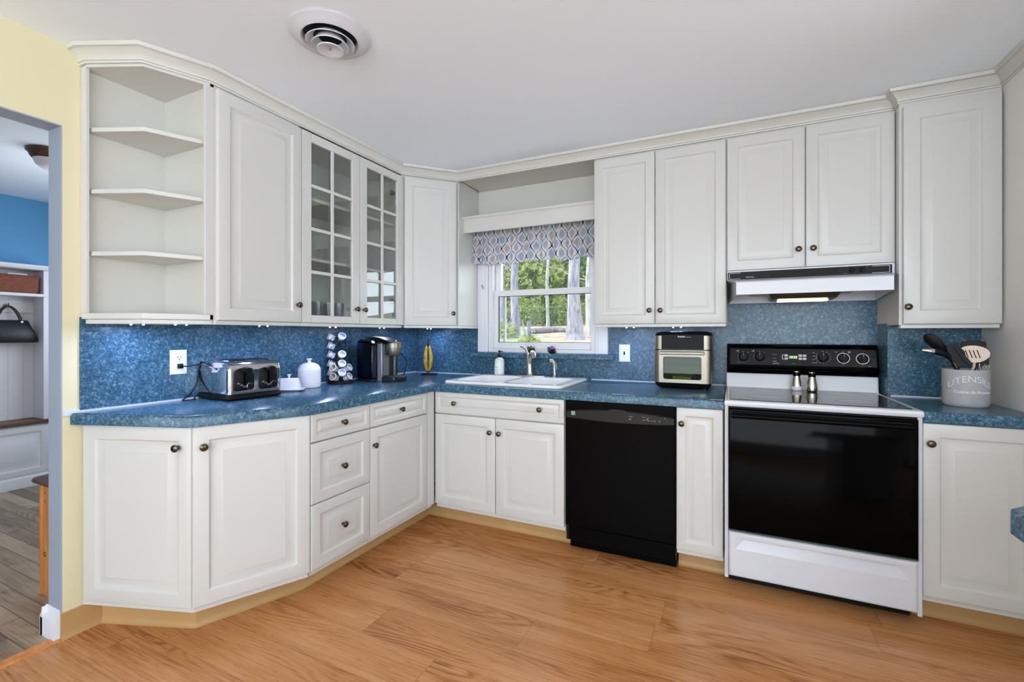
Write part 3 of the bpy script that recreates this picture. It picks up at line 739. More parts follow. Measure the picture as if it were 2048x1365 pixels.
holder(1.262, 'purple', 'small black sink caddy with purple scrubber on the blue sill, right one')

# ---------------------------------------------------------------- wall plates
def wall_plate(name, T, label, kind):
    t = thing(name, label, 'outlet' if kind == 'o' else 'light switch', tuple(T @ Vector((0, 0, 0))))
    pl = raised = MB()
    wd, hg = 0.038, 0.060
    mb = MB().loft([rect(-wd, wd, -hg, hg, 0.0), rect(-wd, wd, -hg, hg, 0.003), rect(-wd+0.003, wd-0.003, -hg+0.003, hg-0.003, 0.006)])
    build('cover_plate', put(mb, T), 'plate', t)
    if kind == 'o':
        for cz in (0.020, -0.020):
            r = build('receptacle', put(MB().loft([rect(-0.017, 0.017, cz-0.014, cz+0.014, b) for b in (0.005, 0.0085)]), T), 'plate', t, bevel=0.002)
            mb = MB(); mb.box(-0.008, -0.0055, 0.0082, 0.0092, cz+0.000, cz+0.009); mb.box(0.0055, 0.008, 0.0082, 0.0092, cz+0.001, cz+0.008)
            mb.lathe([(0.0028, 0.0082), (0.0028, 0.0092)], 10, (0, 0, cz-0.007), 'y')
            build('slots', put(mb, T), 'matte_black', r)
    else:
        build('toggle', put(MB().box(-0.004, 0.004, 0.005, 0.016, -0.010, 0.012), T), 'matte_black', t, bevel=0.001)
        for cz in (0.030, -0.030): build('screw', put(MB().lathe([(0.0025, 0.0058), (0.0015, 0.0068)], 10, (0, 0, cz), 'y'), T), 'silver_plastic', t)
    return t
wall_plate('wall_outlet', frame((0.0062, -1.884, 1.105), (0, 1, 0), (1, 0, 0)), 'white duplex outlet on the blue backsplash left of the toaster', 'o')
wall_plate('light_switch', frame((1.787, -0.0062, 1.110), (1, 0, 0), (0, -1, 0)), 'white toggle switch plate on the backsplash right of the window', 's')

# ---------------------------------------------------------------- sink, faucet, sprayer
t = thing('kitchen_sink', 'white double-bowl drop-in sink with satin nickel strainers', 'sink', (1.13, -0.36, ZW1))
def rrect(x0, x1, y0, y1, r, z, n=5):
    out = []
    for cx, cy, a0 in ((x1-r, y0+r, -PI/2), (x1-r, y1-r, 0), (x0+r, y1-r, PI/2), (x0+r, y0+r, PI)):
        for k in range(n+1):
            a = a0+PI/2*k/n; out.append((cx+r*math.cos(a), cy+r*math.sin(a), z))
    return out
SX0, SX1, SY0, SY1 = 0.722, 1.548, -0.650, -0.072
mb = MB()
# rim with deck: outer loft ring + two bowls (grid built from strips)
def bowl(mb, x0, x1, y0, y1):
    L = [rrect(x0, x1, y0, y1, 0.07, ZW1+0.018), rrect(x0+0.006, x1-0.006, y0+0.006, y1-0.006, 0.066, ZW1+0.010), rrect(x0+0.016, x1-0.016, y0+0.016, y1-0.016, 0.06, ZW1-0.05),
         rrect(x0+0.03, x1-0.03, y0+0.03, y1-0.03, 0.05, ZW1-0.16), rrect(x0+0.06, x1-0.06, y0+0.06, y1-0.06, 0.04, ZW1-0.175)]
    mb.loft(L, False, True)
b1 = (0.772, 1.110, -0.598, -0.170); b2 = (1.150, 1.492, -0.598, -0.170)
rim = bmesh.new()
def ring_face(bm, outer, holes):
    """triangulated planar face with holes"""
    eds = []
    for L in [outer]+holes:
        vs = [bm.verts.new(p) for p in L]
        for i in range(len(vs)): eds.append(bm.edges.new((vs[i], vs[(i+1) % len(vs)])))
    bmesh.ops.triangle_fill(bm, edges=eds, use_beauty=True)
ring_face(rim, rrect(SX0+0.006, SX1-0.006, SY0+0.006, SY1-0.006, 0.03, ZW1+0.018), [rrect(*b1, 0.07, ZW1+0.018), rrect(*b2, 0.07, ZW1+0.018)])
rim.verts.index_update()
mb.add([tuple(v.co) for v in rim.verts], [tuple(v.index for v in f.verts) for f in rim.faces]); rim.free()
mb.loft([rrect(SX0, SX1, SY0, SY1, 0.036, ZW1+0.001), rrect(SX0-0.001, SX1+0.001, SY0-0.001, SY1+0.001, 0.036, ZW1+0.010), rrect(SX0+0.006, SX1-0.006, SY0+0.006, SY1-0.006, 0.03, ZW1+0.018)], False, False)
bowl(mb, *b1); bowl(mb, *b2)
build('basin', mb, 'sink', t, angle=40)
for x in (0.94, 1.32):
    build('strainer', MB().lathe([(0.04, 0.0), (0.04, 0.003), (0.030, 0.003), (0.028, 0.001), (0.0, 0.001)], 24, (x, -0.384, ZW1-0.1745), cap=False), 'steel', t)
ZS = ZW1+0.0185
t = thing('faucet', 'satin nickel single-lever kitchen faucet behind the sink', 'faucet', (1.125, -0.122, ZS))
mb = MB(); mb.loft([[(1.125+math.cos(a)*0.125*s, -0.122+math.sin(a)*0.030*s, ZS+z) for a in [2*PI*k/32 for k in range(32)]] for s, z in ((1, 0.0005), (1, 0.004), (0.96, 0.007))])
build('deck_plate', mb, 'nickel', t)
build('body', MB().tube([(1.125, -0.122, ZS+0.005), (1.125, -0.122, ZS+0.012), (1.124, -0.122, ZS+0.03), (1.122, -0.122, ZS+0.09), (1.120, -0.124, ZS+0.130), (1.124, -0.128, ZS+0.150)], [0.030, 0.026, 0.0235, 0.024, 0.026, 0.018], 20), 'nickel', t)
build('spout', MB().tube([(1.121, -0.124, ZS+0.080), (1.135, -0.135, ZS+0.130), (1.150, -0.152, ZS+0.158), (1.168, -0.176, ZS+0.170), (1.184, -0.198, ZS+0.163), (1.192, -0.210, ZS+0.145)], [0.018, 0.019, 0.020, 0.021, 0.020, 0.017], 18), 'nickel', t)
build('lever', MB().tube([(1.116, -0.120, ZS+0.120), (1.103, -0.116, ZS+0.165), (1.085, -0.112, ZS+0.196), (1.060, -0.108, ZS+0.212), (1.040, -0.106, ZS+0.214)], [0.017, 0.012, 0.010, 0.009, 0.006], 14, flat=0.75), 'nickel', t)
t = thing('side_sprayer', 'satin nickel side sprayer standing right of the faucet', 'sprayer', (1.318, -0.125, ZS))
build('base', MB().lathe([(0.026, 0), (0.026, 0.004), (0.018, 0.008), (0.014, 0.012)], 24, (1.318, -0.125, ZS+0.0005)), 'nickel', t)
build('wand', MB().tube([(1.318, -0.125, ZS+0.010), (1.317, -0.125, ZS+0.05), (1.316, -0.126, ZS+0.085), (1.312, -0.128, ZS+0.105), (1.300, -0.134, ZS+0.116), (1.285, -0.142, ZS+0.114)], [0.012, 0.011, 0.012, 0.0135, 0.014, 0.015], 16), 'nickel', t)
build('trigger', MB().tube([(1.322, -0.125, ZS+0.108), (1.330, -0.124, ZS+0.085), (1.332, -0.124, ZS+0.055)], [0.004, 0.004, 0.003], 8), 'steel', t)
t = thing('soap_bottle', 'clear soap bottle with black pump and pale label on the sink rim', 'bottle', (0.872, -0.118, ZS))
c0 = (0.872, -0.118, ZS)
M['soap'] = simple('soap_liquid_bottle', rgb(214, 222, 216), 0.2, spec=0.5)
M['label_pale'] = simple('soap_label', rgb(226, 232, 222), 0.5, var=0.03, vscale=90)
M['label_green'] = simple('soap_label_green', rgb(60, 122, 78), 0.5)
build('bottle_body', MB().lathe([(0.034, 0.0005), (0.038, 0.004), (0.038, 0.098), (0.034, 0.116), (0.020, 0.128), (0.013, 0.132), (0.013, 0.140)], 28, c0), 'soap', t)
build('pump_collar', MB().lathe([(0.017, 0.133), (0.017, 0.150), (0.010, 0.154)], 20, c0), 'matte_black', t)
mb = MB().lathe([(0.004, 0.15), (0.004, 0.172), (0.011, 0.173), (0.011, 0.182), (0.004, 0.184)], 14, c0); mb.tube([(c0[0], c0[1], ZS+0.178), (c0[0]+0.03, c0[1]-0.010, ZS+0.174)], 0.004, 8)
build('pump_head', mb, 'matte_black', t)
def curved_patch(c, r, a0, a1, z0, z1, n=10):
    return MB().loft([[(c[0]+r*math.cos(a), c[1]+r*math.sin(a), c[2]+z) for a in [a0+(a1-a0)*k/n for k in range(n+1)]] for z in (z0, z1)], False, False, False)
build('label', curved_patch(c0, 0.0386, -PI*0.98, -PI*0.05, 0.012, 0.092, 20), 'label_pale', t)
build('label', curved_patch(c0, 0.0392, -PI*0.90, -PI*0.68, 0.070, 0.092, 8), 'label_green', t)['label'] = 'small green brand square'
mb = MB()
for k, (z, a, b_) in enumerate(((0.060, .80, .42), (0.053, .80, .5), (0.040, .80, .36), (0.030, .78, .46), (0.022, .78, .4))):
    q = curved_patch(c0, 0.0392, -PI*a, -PI*b_, z, z+0.002, 8); mb.add(q.v, q.f)
build('label_print', mb, 'grey_ink', t)

# ---------------------------------------------------------------- dishwasher
t = thing('dishwasher', 'black built-in dishwasher between sink cabinet and narrow cabinet', 'dishwasher', (1.896, -0.4, 0))
build('body', MB().box(1.599, 2.193, -0.690, -0.02, 0.065, 0.866), 'matte_black', t, smooth=False)
def front_panel(z0, z1, yf, yb, x0=1.600, x1=2.191, r=0.004):
    return MB().loft([[(x, y, z) for x, z in ((x0+i, z0+i), (x1-i, z0+i), (x1-i, z1-i), (x0+i, z1-i))] for i, y in ((0, yb), (0, yf+r), (r, yf))])
d = build('door', front_panel(0.155, 0.868, -0.716, -0.690), 'black_dw', t)
# bowed control band: between an upper and lower arc
n = 24; xs = [1.602+(2.189-1.602)*k/n for k in range(n+1)]
def arc(z, bow): return [z+bow*(1-((x-1.8955)/0.295)**2) for x in xs]
up, lo = arc(0.808, 0.020), arc(0.768, -0.012)
mb = MB(); mb.loft([[(x, -0.7165, z) for x, z in zip(xs, lo)], [(x, -0.7215, z+0.006) for x, z in zip(xs, lo)], [(x, -0.7215, z-0.006) for x, z in zip(xs, up)], [(x, -0.7165, z) for x, z in zip(xs, up)]], False, False, False)
b = build('control_band', mb, 'black_band', d)
gp = MB().loft([[(1.897+math.cos(a)*0.052*s, y, 0.824+math.sin(a)*0.010*s) for a in [2*PI*k/24 for k in range(24)]] for s, y in ((1, -0.7222), (0.8, -0.7230))])
build('grip_recess', gp, 'gap', b)
mb = MB()
for x, z, w_, h_ in ((1.960, 0.800, .004, .003), (1.967, 0.800, .004, .003), (1.975, 0.800, .006, .003), (1.965, 0.786, .013, .004), (2.030, 0.802, .005, .003), (2.040, 0.802, .004, .003), (2.060, 0.800, .007, .003), (2.055, 0.793, .003, .008),
                     (2.040, 0.787, .018, .002), (2.062, 0.786, .012, .003), (2.078, 0.786, .004, .004), (2.092, 0.786, .010, .003), (2.118, 0.790, .008, .002), (2.118, 0.785, .008, .0015), (2.145, 0.805, .006, .0025)):
    build('control_mark', MB().box(x-w_/2, x+w_/2, -0.7226, -0.7216, z-h_/2, z+h_/2), 'grey_ink', b, smooth=False)
M['sticker'] = simple('energy_sticker', rgb(128, 158, 150), 0.5)
build('sticker', MB().box(1.638, 1.660, -0.7224, -0.7216, 0.786, 0.808), 'sticker', b, smooth=False)
build('kick_panel', MB().box(1.605, 2.191, -0.640, -0.60, 0.006, 0.150), 'black_dw', t, bevel=0.002)
build('door_lower', front_panel(0.068, 0.150, -0.700, -0.680, 1.615, 2.191), 'black_dw', t)

# ---------------------------------------------------------------- range
t = thing('electric_range', 'white freestanding electric range with black glass door and console', 'range', (2.803, -0.38, 0))
RX0, RX1, RY = 2.4255, 3.1795, -0.728
mb = MB(); mb.box(RX0, RX0+0.016, RY, -0.03, 0.052, 0.893); mb.box(RX1-0.016, RX1, RY, -0.03, 0.052, 0.893); mb.box(RX0+0.016, RX1-0.016, -0.05, -0.03, 0.05, 0.893); mb.box(RX0+0.016, RX1-0.016, RY+0.05, -0.05, 0.06, 0.08)
build('body', mb, 'enamel', t, bevel=0.001)
build('oven_cavity', MB().box(RX0+0.0165, RX1-0.0165, RY+0.012, RY+0.049, 0.062, 0.892), 'matte_black', t, smooth=False)
for fx, fy in ((2.50, -0.58), (3.10, -0.58), (2.47, -0.09), (3.13, -0.09)):
    build('foot', MB().lathe([(0.018, 0.001), (0.018, 0.012), (0.008, 0.014), (0.008, 0.058)], 14, (fx, fy, 0)), 'matte_black', t)
build('under_shade_panel', MB().box(RX0+0.018, RX1-0.018, -0.64, -0.63, 0.006, 0.0595), 'matte_black', t, smooth=False)  # dark sheet standing in for the shadow under the range
# cooktop frame with raised rim and black glass
mb = MB(); ct = [(RX0-0.001, -0.745), (RX1+0.001, -0.745), (RX1+0.001, -0.075), (RX0-0.001, -0.075)]
def rloop(i, z): return [(RX0-0.001+i, -0.745+i, z), (RX1+0.001-i, -0.745+i, z), (RX1+0.001-i, -0.062, z), (RX0-0.001+i, -0.062, z)]
mb.loft([rloop(0.004, 0.893), rloop(0, 0.898), rloop(0, 0.914), rloop(0.003, 0.920), rloop(0.010, 0.9225), rloop(0.020, 0.9225), rloop(0.024, 0.9195)])
build('cooktop_frame', mb, 'enamel', t, angle=50)
mb = MB().prism([(RX0+0.024, -0.700), (RX1-0.024, -0.700), (RX1-0.024, -0.098), (RX0+0.024, -0.098)], 0.9195, 0.9225)
M['cooktop'] = simple('cooktop_glass', rgb(52, 54, 58), 0.06, spec=0.9)
g = build('glass_top', mb, 'cooktop', t, bevel=0.001)
M['burner'] = simple('burner_mark', rgb(66, 68, 72), 0.15, spec=0.8)
for bx, by, br in ((2.62, -0.54, 0.10), (2.99, -0.54, 0.085), (2.62, -0.25, 0.080), (2.99, -0.25, 0.10)):
    build('burner_ring', MB().lathe([(br, 0.9226), (br, 0.92275), (br-0.004, 0.92275), (br-0.004, 0.9226)], 40, (bx, by, 0), cap=False), 'burner', t)
# backguard: white lower apron, black console
mb = MB(); pr = [(-0.098, 0.9185), (-0.094, 0.935), (-0.090, 0.990), (-0.086, 1.006), (-0.03, 1.006), (-0.03, 0.90), (-0.098, 0.90)]
mb.loft([[(x, y, z) for y, z in pr] for x in (RX0+0.001, RX1-0.001)]); build('backguard_apron', mb, 'enamel', t, bevel=0.004)
mb = MB(); mb.box(2.50, 3.12, -0.0985, -0.092, 0.938, 0.944)
mb = MB(); pr = [(-0.090, 1.0065), (-0.092, 1.020), (-0.118, 1.030), (-0.104, 1.052), (-0.082, 1.160), (-0.074, 1.176), (-0.060, 1.182), (-0.025, 1.182), (-0.025, 1.0065)]
mb.loft([[(x, y, z) for y, z in pr] for x in (RX0+0.004, RX1-0.001)])
cons = build('console', mb, 'black', t, bevel=0.003, angle=25)
def cy(z): return -0.104+(z-1.052)/(1.160-1.052)*0.022    # console face
sl = math.atan2(0.022, 0.108); CN = Vector((0, -math.cos(sl), -math.sin(sl)*-0.0-0.0)); 
upv = Vector((0, 0.022, 0.108)).normalized(); nv = Vector((1, 0, 0)).cross(upv)
def CT(x, z, off=0.0005): return frame((x, cy(z)+nv.y*off, z+nv.z*off), (1, 0, 0), nv, upv)
M['console_inlay'] = simple('console_inlay', rgb(12, 15, 22), 0.14, spec=0.22)
inl = build('control_fascia', put(MB().box(RX0+0.022, RX1-0.010, 0, 0.001, -0.048, 0.050), CT(0, 1.106, 0.0002)), 'console_inlay', t, smooth=False)
for kx, kz, big in ((2.520, 1.105, 0), (2.606, 1.107, 0), (2.923, 1.110, 0), (3.019, 1.107, 1), (3.106, 1.105, 1)):
    kT = CT(kx, kz, 0.0018)
    mb = MB().lathe([(0.0270, 0), (0.0268, 0.004), (0.0245, 0.006), (0.0230, 0.014), (0.019, 0.017), (0.0, 0.017)], 28, axis='y', cap=False)
    mb.box(-0.006, 0.006, 0.016, 0.026, -0.023, 0.023)
    k_ = build('control_knob', put(mb, kT), 'matte_black', t)
    build('pointer', put(MB().box(-0.001, 0.001, 0.0262, 0.0268, 0.004, 0.021), kT), 'grey_ink', k_)
    if big:
        build('knob_ring', put(MB().lathe([(0.0295, -0.0005), (0.0295, 0.001), (0.0275, 0.001), (0.0275, -0.0005)], 36, axis='y', cap=False), kT), 'chrome', t)
    else:
        a_ = [math.radians(v_) for v_ in range(150, 225, 6)]
        mb = MB().loft([[(r_*math.cos(a), 0.0006, r_*math.sin(a)) for a in a_] for r_ in (0.0290, 0.0302)], False, False, False)
        build('dial_mark', put(mb, kT), 'grey_ink', inl)
mb = MB()
def dash(x, z, w_, h_=0.0018): mb.v += []; q = put(MB().box(-w_/2, w_/2, 0, 0.0008, -h_/2, h_/2), CT(x, z, 0.0015)); k = len(mb.v); mb.v += q.v; mb.f.extend([tuple(i+k for i in f) for f in q.f])
for dx, dz, w_ in ((0, .031, .009), (.024, .026, .007), (-.024, .026, .006), (0, -.031, .010), (-.027, -.034, .013)): dash(2.520+dx, 1.105+dz, w_)
for dx, dz, w_ in ((0, .031, .005), (.024, .024, .004)): dash(2.606+dx, 1.107+dz, w_)
for k in range(12):
    a = math.radians(60-k*25); dash(2.923+0.036*math.cos(a), 1.110+0.033*math.sin(a), .008)
for dx, dz, w_ in ((-.044, .026, .011), (-.044, .006, .010), (-.046, -.014, .012), (-.040, -.032, .026), (.0, .033, .007)): dash(2.923+dx, 1.110+dz, w_)
for dx, dz, w_ in ((-.034, .034, .012), (0, .036, .008), (0, -.034, .010)): dash(3.019+dx, 1.107+dz, w_)
for dx, dz, w_ in ((.030, -.040, .014), (0, -.034, .010)): dash(3.106+dx, 1.105+dz, w_)
dash(2.684, 1.122, .024); dash(2.684, 1.100, .014); dash(2.684, 1.082, .020, .003); dash(2.690, 1.070, .034, .003); dash(2.780, 1.072, .014)
for x_, z_ in ((2.489, 1.140), (2.572, 1.141)):
    for dx, dz, w_, h_ in ((0, .004, .010, .0015), (0, -.004, .010, .0015), (-.005, 0, .0015, .008), (.005, 0, .0015, .008), (.002, .0, .004, .004)): dash(x_+dx, z_+dz, w_, h_)
build('console_print', mb, 'dim_ink', inl, smooth=False)
mb = MB().lathe([(0.0055, 0), (0.0055, 0.0008), (0.0042, 0.0008), (0.0042, 0)], 20, axis='y', cap=False)
build('console_print', put(mb, CT(3.047, 1.141, 0.0015)), 'white_ink', inl)
a_ = [math.radians(v_) for v_ in range(150, 212, 5)]
build('console_print', put(MB().loft([[(0.045+r_*math.cos(a), 0.0004, r_*0.7*math.sin(a)) for a in a_] for r_ in (0.0455, 0.048)], False, False, False), CT(2.725, 1.108, 0.0016)), 'white_ink', inl)
dsp = build('clock_display', put(MB().box(-0.0210, 0.0210, 0, 0.001, -0.0085, 0.0085), CT(2.778, 1.107, 0.0013)), 'display', t, smooth=False)
tT = CT(2.778, 1.107, 0.0030); o_ = tT @ Vector((0, 0, 0))
text('clock_digits', '10 23', 0.017, textT(tuple(o_), (1, 0, 0), tuple(upv)), 'display_ink', dsp, 0.0002, shear=0.25)
for x_, z_ in ((2.743, 1.117), (2.743, 1.099)): build('button', put(MB().box(-0.009, 0.009, 0, 0.0015, -0.0068, 0.0068), CT(x_, z_, 0.0013)), 'pale_button', t, bevel=0.0008)
for i_, (x_, z_) in enumerate(((2.814, 1.117), (2.835, 1.117), (2.814, 1.099), (2.835, 1.099))):
    bt = build('button', put(MB().box(-0.009, 0.009, 0, 0.0015, -0.0068, 0.0068), CT(x_, z_, 0.0013)), 'pale_button', t, bevel=0.0008)
    s_ = 1 if i_ < 2 else -1
    build('arrow_mark', put(MB().add([(-0.004, 0.0032, -0.003*s_), (0.004, 0.0032, -0.003*s_), (0, 0.0032, 0.0035*s_)], [(0, 1, 2)]), CT(x_, z_, 0)), 'white_ink', bt)
build('indicator', put(MB().box(-0.007, 0.007, 0, 0.001, -0.006, 0.006), CT(3.158, 1.116, 0.0014)), 'matte_black', t)
# oven door
def rfront(z0, z1, yf, yb, x0, x1, r=0.006):
    return MB().loft([[(x, y, z) for x, z in ((x0+i, z0+i), (x1-i, z0+i), (x1-i, z1-i), (x0+i, z1-i))] for i, y in ((0, yb), (0, yf+r), (r*0.4, yf+r*0.3), (r, yf))])
M['oven_green'] = simple('oven_door_edge', rgb(40, 66, 52), 0.3)
d = build('oven_door', rfront(0.300, 0.882, -0.752, RY+0.008, RX0+0.0175, RX1-0.0175), 'black', t)
build('door_edge', MB().box(RX0+0.020, RX1-0.0175, -0.7505, RY+0.009, 0.2935, 0.2995), 'oven_green', d)
mb = MB(); hp = [(-0.752, 0.872), (-0.770, 0.870), (-0.788, 0.862), (-0.791, 0.852), (-0.786, 0.843), (-0.778, 0.846), (-0.776, 0.858), (-0.752, 0.860)]
mb.loft([[(x, y, z) for y, z in hp] for x in (RX0+0.030, RX1-0.045)])
build('door_handle', mb, 'black', d, angle=50)
# storage drawer with long scooped pull
x0, x1, z0, z1 = RX0+0.0175, RX1-0.0175, 0.070, 0.286
dr = rfront(z0, z1, -0.746, RY+0.008, x0, x1, 0.010)
# replace the flat front by a ring around the scoop
k = len(dr.v)-4; dr.f.pop()
sx0, sx1, sz0, sz1 = x0+0.030, x1-0.030, 0.205, 0.262
dr.add([(sx0, -0.746, sz0), (sx1, -0.746, sz0), (sx1, -0.746, sz1), (sx0, -0.746, sz1)], [])
q = k+4; dr.f += [(k+i, k+(i+1) % 4, q+(i+1) % 4, q+i) for i in range(4)]
dr.add([(sx0+0.035, -0.728, sz1-0.014), (sx1-0.035, -0.728, sz1-0.014), (sx1-0.035, -0.728, sz1-0.004), (sx0+0.035, -0.728, sz1-0.004)], [])
p_ = q+4; dr.f += [(q, q+1, p_+1, p_), (q+1, q+2, p_+2, p_+1), (q+2, q+3, p_+3, p_+2), (q+3, q, p_, p_+3), (p_, p_+1, p_+2, p_+3)]
build('drawer', dr, 'enamel', t, angle=20)

# ---------------------------------------------------------------- range hood
t = thing('range_hood', 'white under-cabinet range hood with black control strip above the range', 'range hood', (2.805, -0.2, 1.44))
HX0, HX1 = 2.4330, 3.1870
build('housing', MB().box(HX0, HX1, -0.335, -0.008, 1.546, 1.598), 'enamel', t, bevel=0.001)
mb = MB()
top = [(HX0, -0.352), (HX1, -0.352), (HX1, -0.008), (HX0, -0.008)]
L0 = [(HX0, -0.338, 1.5455), (HX1, -0.338, 1.5455), (HX1, -0.008, 1.5455), (HX0, -0.008, 1.5455)]
L1 = [(HX0+0.004, -0.356, 1.543), (HX1-0.004, -0.356, 1.543), (HX1, -0.008, 1.543), (HX0, -0.008, 1.543)]
L2 = [(HX0+0.040, -0.492, 1.521), (HX1-0.040, -0.492, 1.521), (HX1, -0.008, 1.521), (HX0, -0.008, 1.521)]
L3 = [(HX0+0.044, -0.500, 1.516), (HX1-0.044, -0.500, 1.516), (HX1, -0.008, 1.510), (HX0, -0.008, 1.510)]
L4 = [(HX0+0.044, -0.500, 1.450), (HX1-0.044, -0.500, 1.450), (HX1, -0.008, 1.432), (HX0, -0.008, 1.432)]
L5 = [(HX0+0.050, -0.494, 1.450), (HX1-0.050, -0.494, 1.450), (HX1-0.006, -0.014, 1.432), (HX0+0.006, -0.014, 1.432)]
L6 = [(HX0+0.050, -0.490, 1.512), (HX1-0.050, -0.490, 1.512), (HX1-0.010, -0.014, 1.512), (HX0+0.010, -0.014, 1.512)]
mb.loft([L0, L1, L2, L3, L4, L5, L6]); build('canopy', mb, 'enamel', t, angle=30, bevel=0.0015)
strip = build('control_strip', MB().box(HX0+0.004, HX1-0.012, -0.3395, -0.3355, 1.5475, 1.590), 'matte_black', t, bevel=0.0008)
def outline(mb, x0, x1, z0, z1, y, w_=0.0015):
    mb.box(x0, x1, y, y+0.0008, z1-w_, z1); mb.box(x0, x1, y, y+0.0008, z0, z0+w_); mb.box(x0, x0+w_, y, y+0.0008, z0+w_, z1-w_); mb.box(x1-w_, x1, y, y+0.0008, z0+w_, z1-w_)
mb = MB(); y_ = -0.3408
mb.box(2.444, 2.500, y_, y_+0.001, 1.584, 1.5858); mb.box(2.444, 2.4458, y_, y_+0.001, 1.552, 1.584); mb.box(2.444, 2.50, y_, y_+0.001, 1.5512, 1.5526)
mb.box(3.095, 3.166, y_, y_+0.001, 1.584, 1.5858); mb.box(3.1642, 3.166, y_, y_+0.001, 1.552, 1.584); mb.box(3.095, 3.166, y_, y_+0.001, 1.5505, 1.5523)
build('strip_outline', mb, 'white_ink', strip, smooth=False)
mb = MB()
for k in range(6): mb.box(2.655, 2.948, -0.3425, -0.3397, 1.553+k*0.0058, 1.5555+k*0.0058)
mb.box(2.648, 2.653, -0.3425, -0.3397, 1.550, 1.588); mb.box(2.950, 2.955, -0.3425, -0.3397, 1.550, 1.588); mb.box(2.800, 2.803, -0.3425, -0.3397, 1.550, 1.588)
build('vent_grille', mb, 'gap', strip, smooth=False)
for kx in (3.013, 3.054):
    build('hood_knob', put(MB().lathe([(0.013, 0), (0.012, 0.010), (0.0, 0.010)], 18, axis='y', cap=False).box(-0.0028, 0.0028, 0.010, 0.016, -0.012, 0.012), frame((kx, -0.3398, 1.570), (1, 0, 0), (0, -1, 0))), 'black', t)
text('lettering', 'NuTone', 0.0115, textT((2.548, -0.3402, 1.559), (1, 0, 0), (0, 0, 1)), 'white_ink', strip, 0.0002)
mb = MB(); mb.box(2.985, 2.995, y_, y_+0.001, 1.588, 1.589); mb.box(2.976, 2.992, y_, y_+0.001, 1.5545, 1.5555); mb.box(3.07, 3.08, y_, y_+0.001, 1.585, 1.586); build('strip_print', mb, 'grey_ink', strip, smooth=False)
build('filter_pan', MB().box(HX0+0.12, HX1-0.14, -0.44, -0.06, 1.470, 1.478), 'steel', t, smooth=False)
lb = build('lamp_housing', MB().loft([[(2.655, -0.30, 1.436), (2.955, -0.30, 1.436), (2.955, -0.155, 1.430), (2.655, -0.155, 1.430)], [(2.635, -0.33, 1.4695), (2.975, -0.33, 1.4695), (2.975, -0.13, 1.4695), (2.635, -0.13, 1.4695)]]), 'steel', t, bevel=0.002)
build('lamp_lens', MB().box(2.690, 2.920, -0.280, -0.175, 1.424, 1.4295), 'lamp', lb, smooth=False)
area('hood_lamp_light', (2.805, -0.23, 1.418), (0, 0, 0), 0.22, 0.09, 0.35, (1.0, 0.72, 0.48))

# ---------------------------------------------------------------- under-cabinet LED lights
def led(x, y, along, label):
    t = thing('led_puck', label, 'light', (x, y, 1.30), 'under-cabinet LED lights')
    u = Vector((0, 1, 0)) if along == 'y' else Vector((1, 0, 0)); n_ = Vector((1, 0, 0)) if along == 'y' else Vector((0, -1, 0))
    T = frame((x, y, 1.3045), u, n_)
    hs = build('housing', put(MB().box(-0.035, 0.035, -0.010, 0.010, -0.0155, 0), T), 'white_trim', t, bevel=0.002)
    for s_ in (-1, 1):
        build('led', put(MB().lathe([(0.0045, -0.0158), (0.0042, -0.0215), (0.0015, -0.0240)], 12, (s_*0.023, 0, 0)), T), 'led', t)
    area('led_light', (x, y, 1.276), (0, 0, 0), 0.07, 0.03, 1.15, (0.46, 0.58, 1.0))
led_lab = ['LED light under the left end of the open shelf unit', 'LED light under the open shelf unit beside the single door', 'LED light under the single-door wall cabinet', 'LED light under the glass cabinet above the pod carousel', 'LED light under the glass cabinet above the coffee maker', 'LED light under the corner cabinet above the bananas', 'LED light under the tall cabinet beside the light switch', 'LED light under the tall cabinet above the air fryer']
zl = 0
for k, (x_, y_, al) in enumerate(((0.14, -2.120, 'y'), (0.25, -2.005, 'y'), (0.25, -1.606, 'y'), (0.25, -1.143, 'y'), (0.25, -0.705, 'y'), (0.25, -0.150, 'y'), (1.864, -0.20, 'x'), (2.150, -0.20, 'x'))):
    led(x_, y_, al, led_lab[k])
o = build('cable', MB().tube([(0.40, -0.10, 1.300), (0.45, -0.12, 1.286), (0.50, -0.12, 1.279), (0.54, -0.12, 1.284), (0.555, -0.11, 1.300)], 0.002, 6), 'white_trim'); tag(o, 'white light cable sagging below the corner cabinet beside the window', 'cable')
# ceiling vent
t = thing('ceiling_vent', 'round white ceiling air diffuser with concentric rings', 'vent', (1.022, -1.880, ZC))
c_ = (1.022, -1.880, ZC)
build('flange', MB().lathe([(0.152, -0.0005), (0.155, -0.004), (0.150, -0.008), (0.142, -0.009), (0.128, -0.020), (0.108, -0.026), (0.102, -0.020), (0.100, -0.001)], 64, c_, cap=False), 'enamel', t)
build('duct', MB().lathe([(0.101, -0.0012), (0.0, -0.0012)], 48, c_, cap=False), 'matte_black', t)
for r0, r1, z0 in ((0.064, 0.092, -0.040), (0.046, 0.070, -0.050)):
    build('vent_ring', MB().lathe([(r0, -0.012), (r0+(r1-r0)*.55, z0*0.62), (r1, z0+0.004), (r1-0.001, z0+0.0015), (r0+(r1-r0)*.5, z0*0.62-0.002), (r0-0.002, -0.014)], 56, c_, cap=False), 'enamel', t)
build('vent_cone', MB().lathe([(0.0, -0.040), (0.012, -0.041), (0.030, -0.050), (0.050, -0.060), (0.049, -0.0635), (0.030, -0.060), (0.010, -0.055), (0.0, -0.054)], 48, c_, cap=False), 'enamel', t)
build('screw', MB().lathe([(0.004, -0.056), (0.003, -0.060)], 12, c_), 'steel', t)
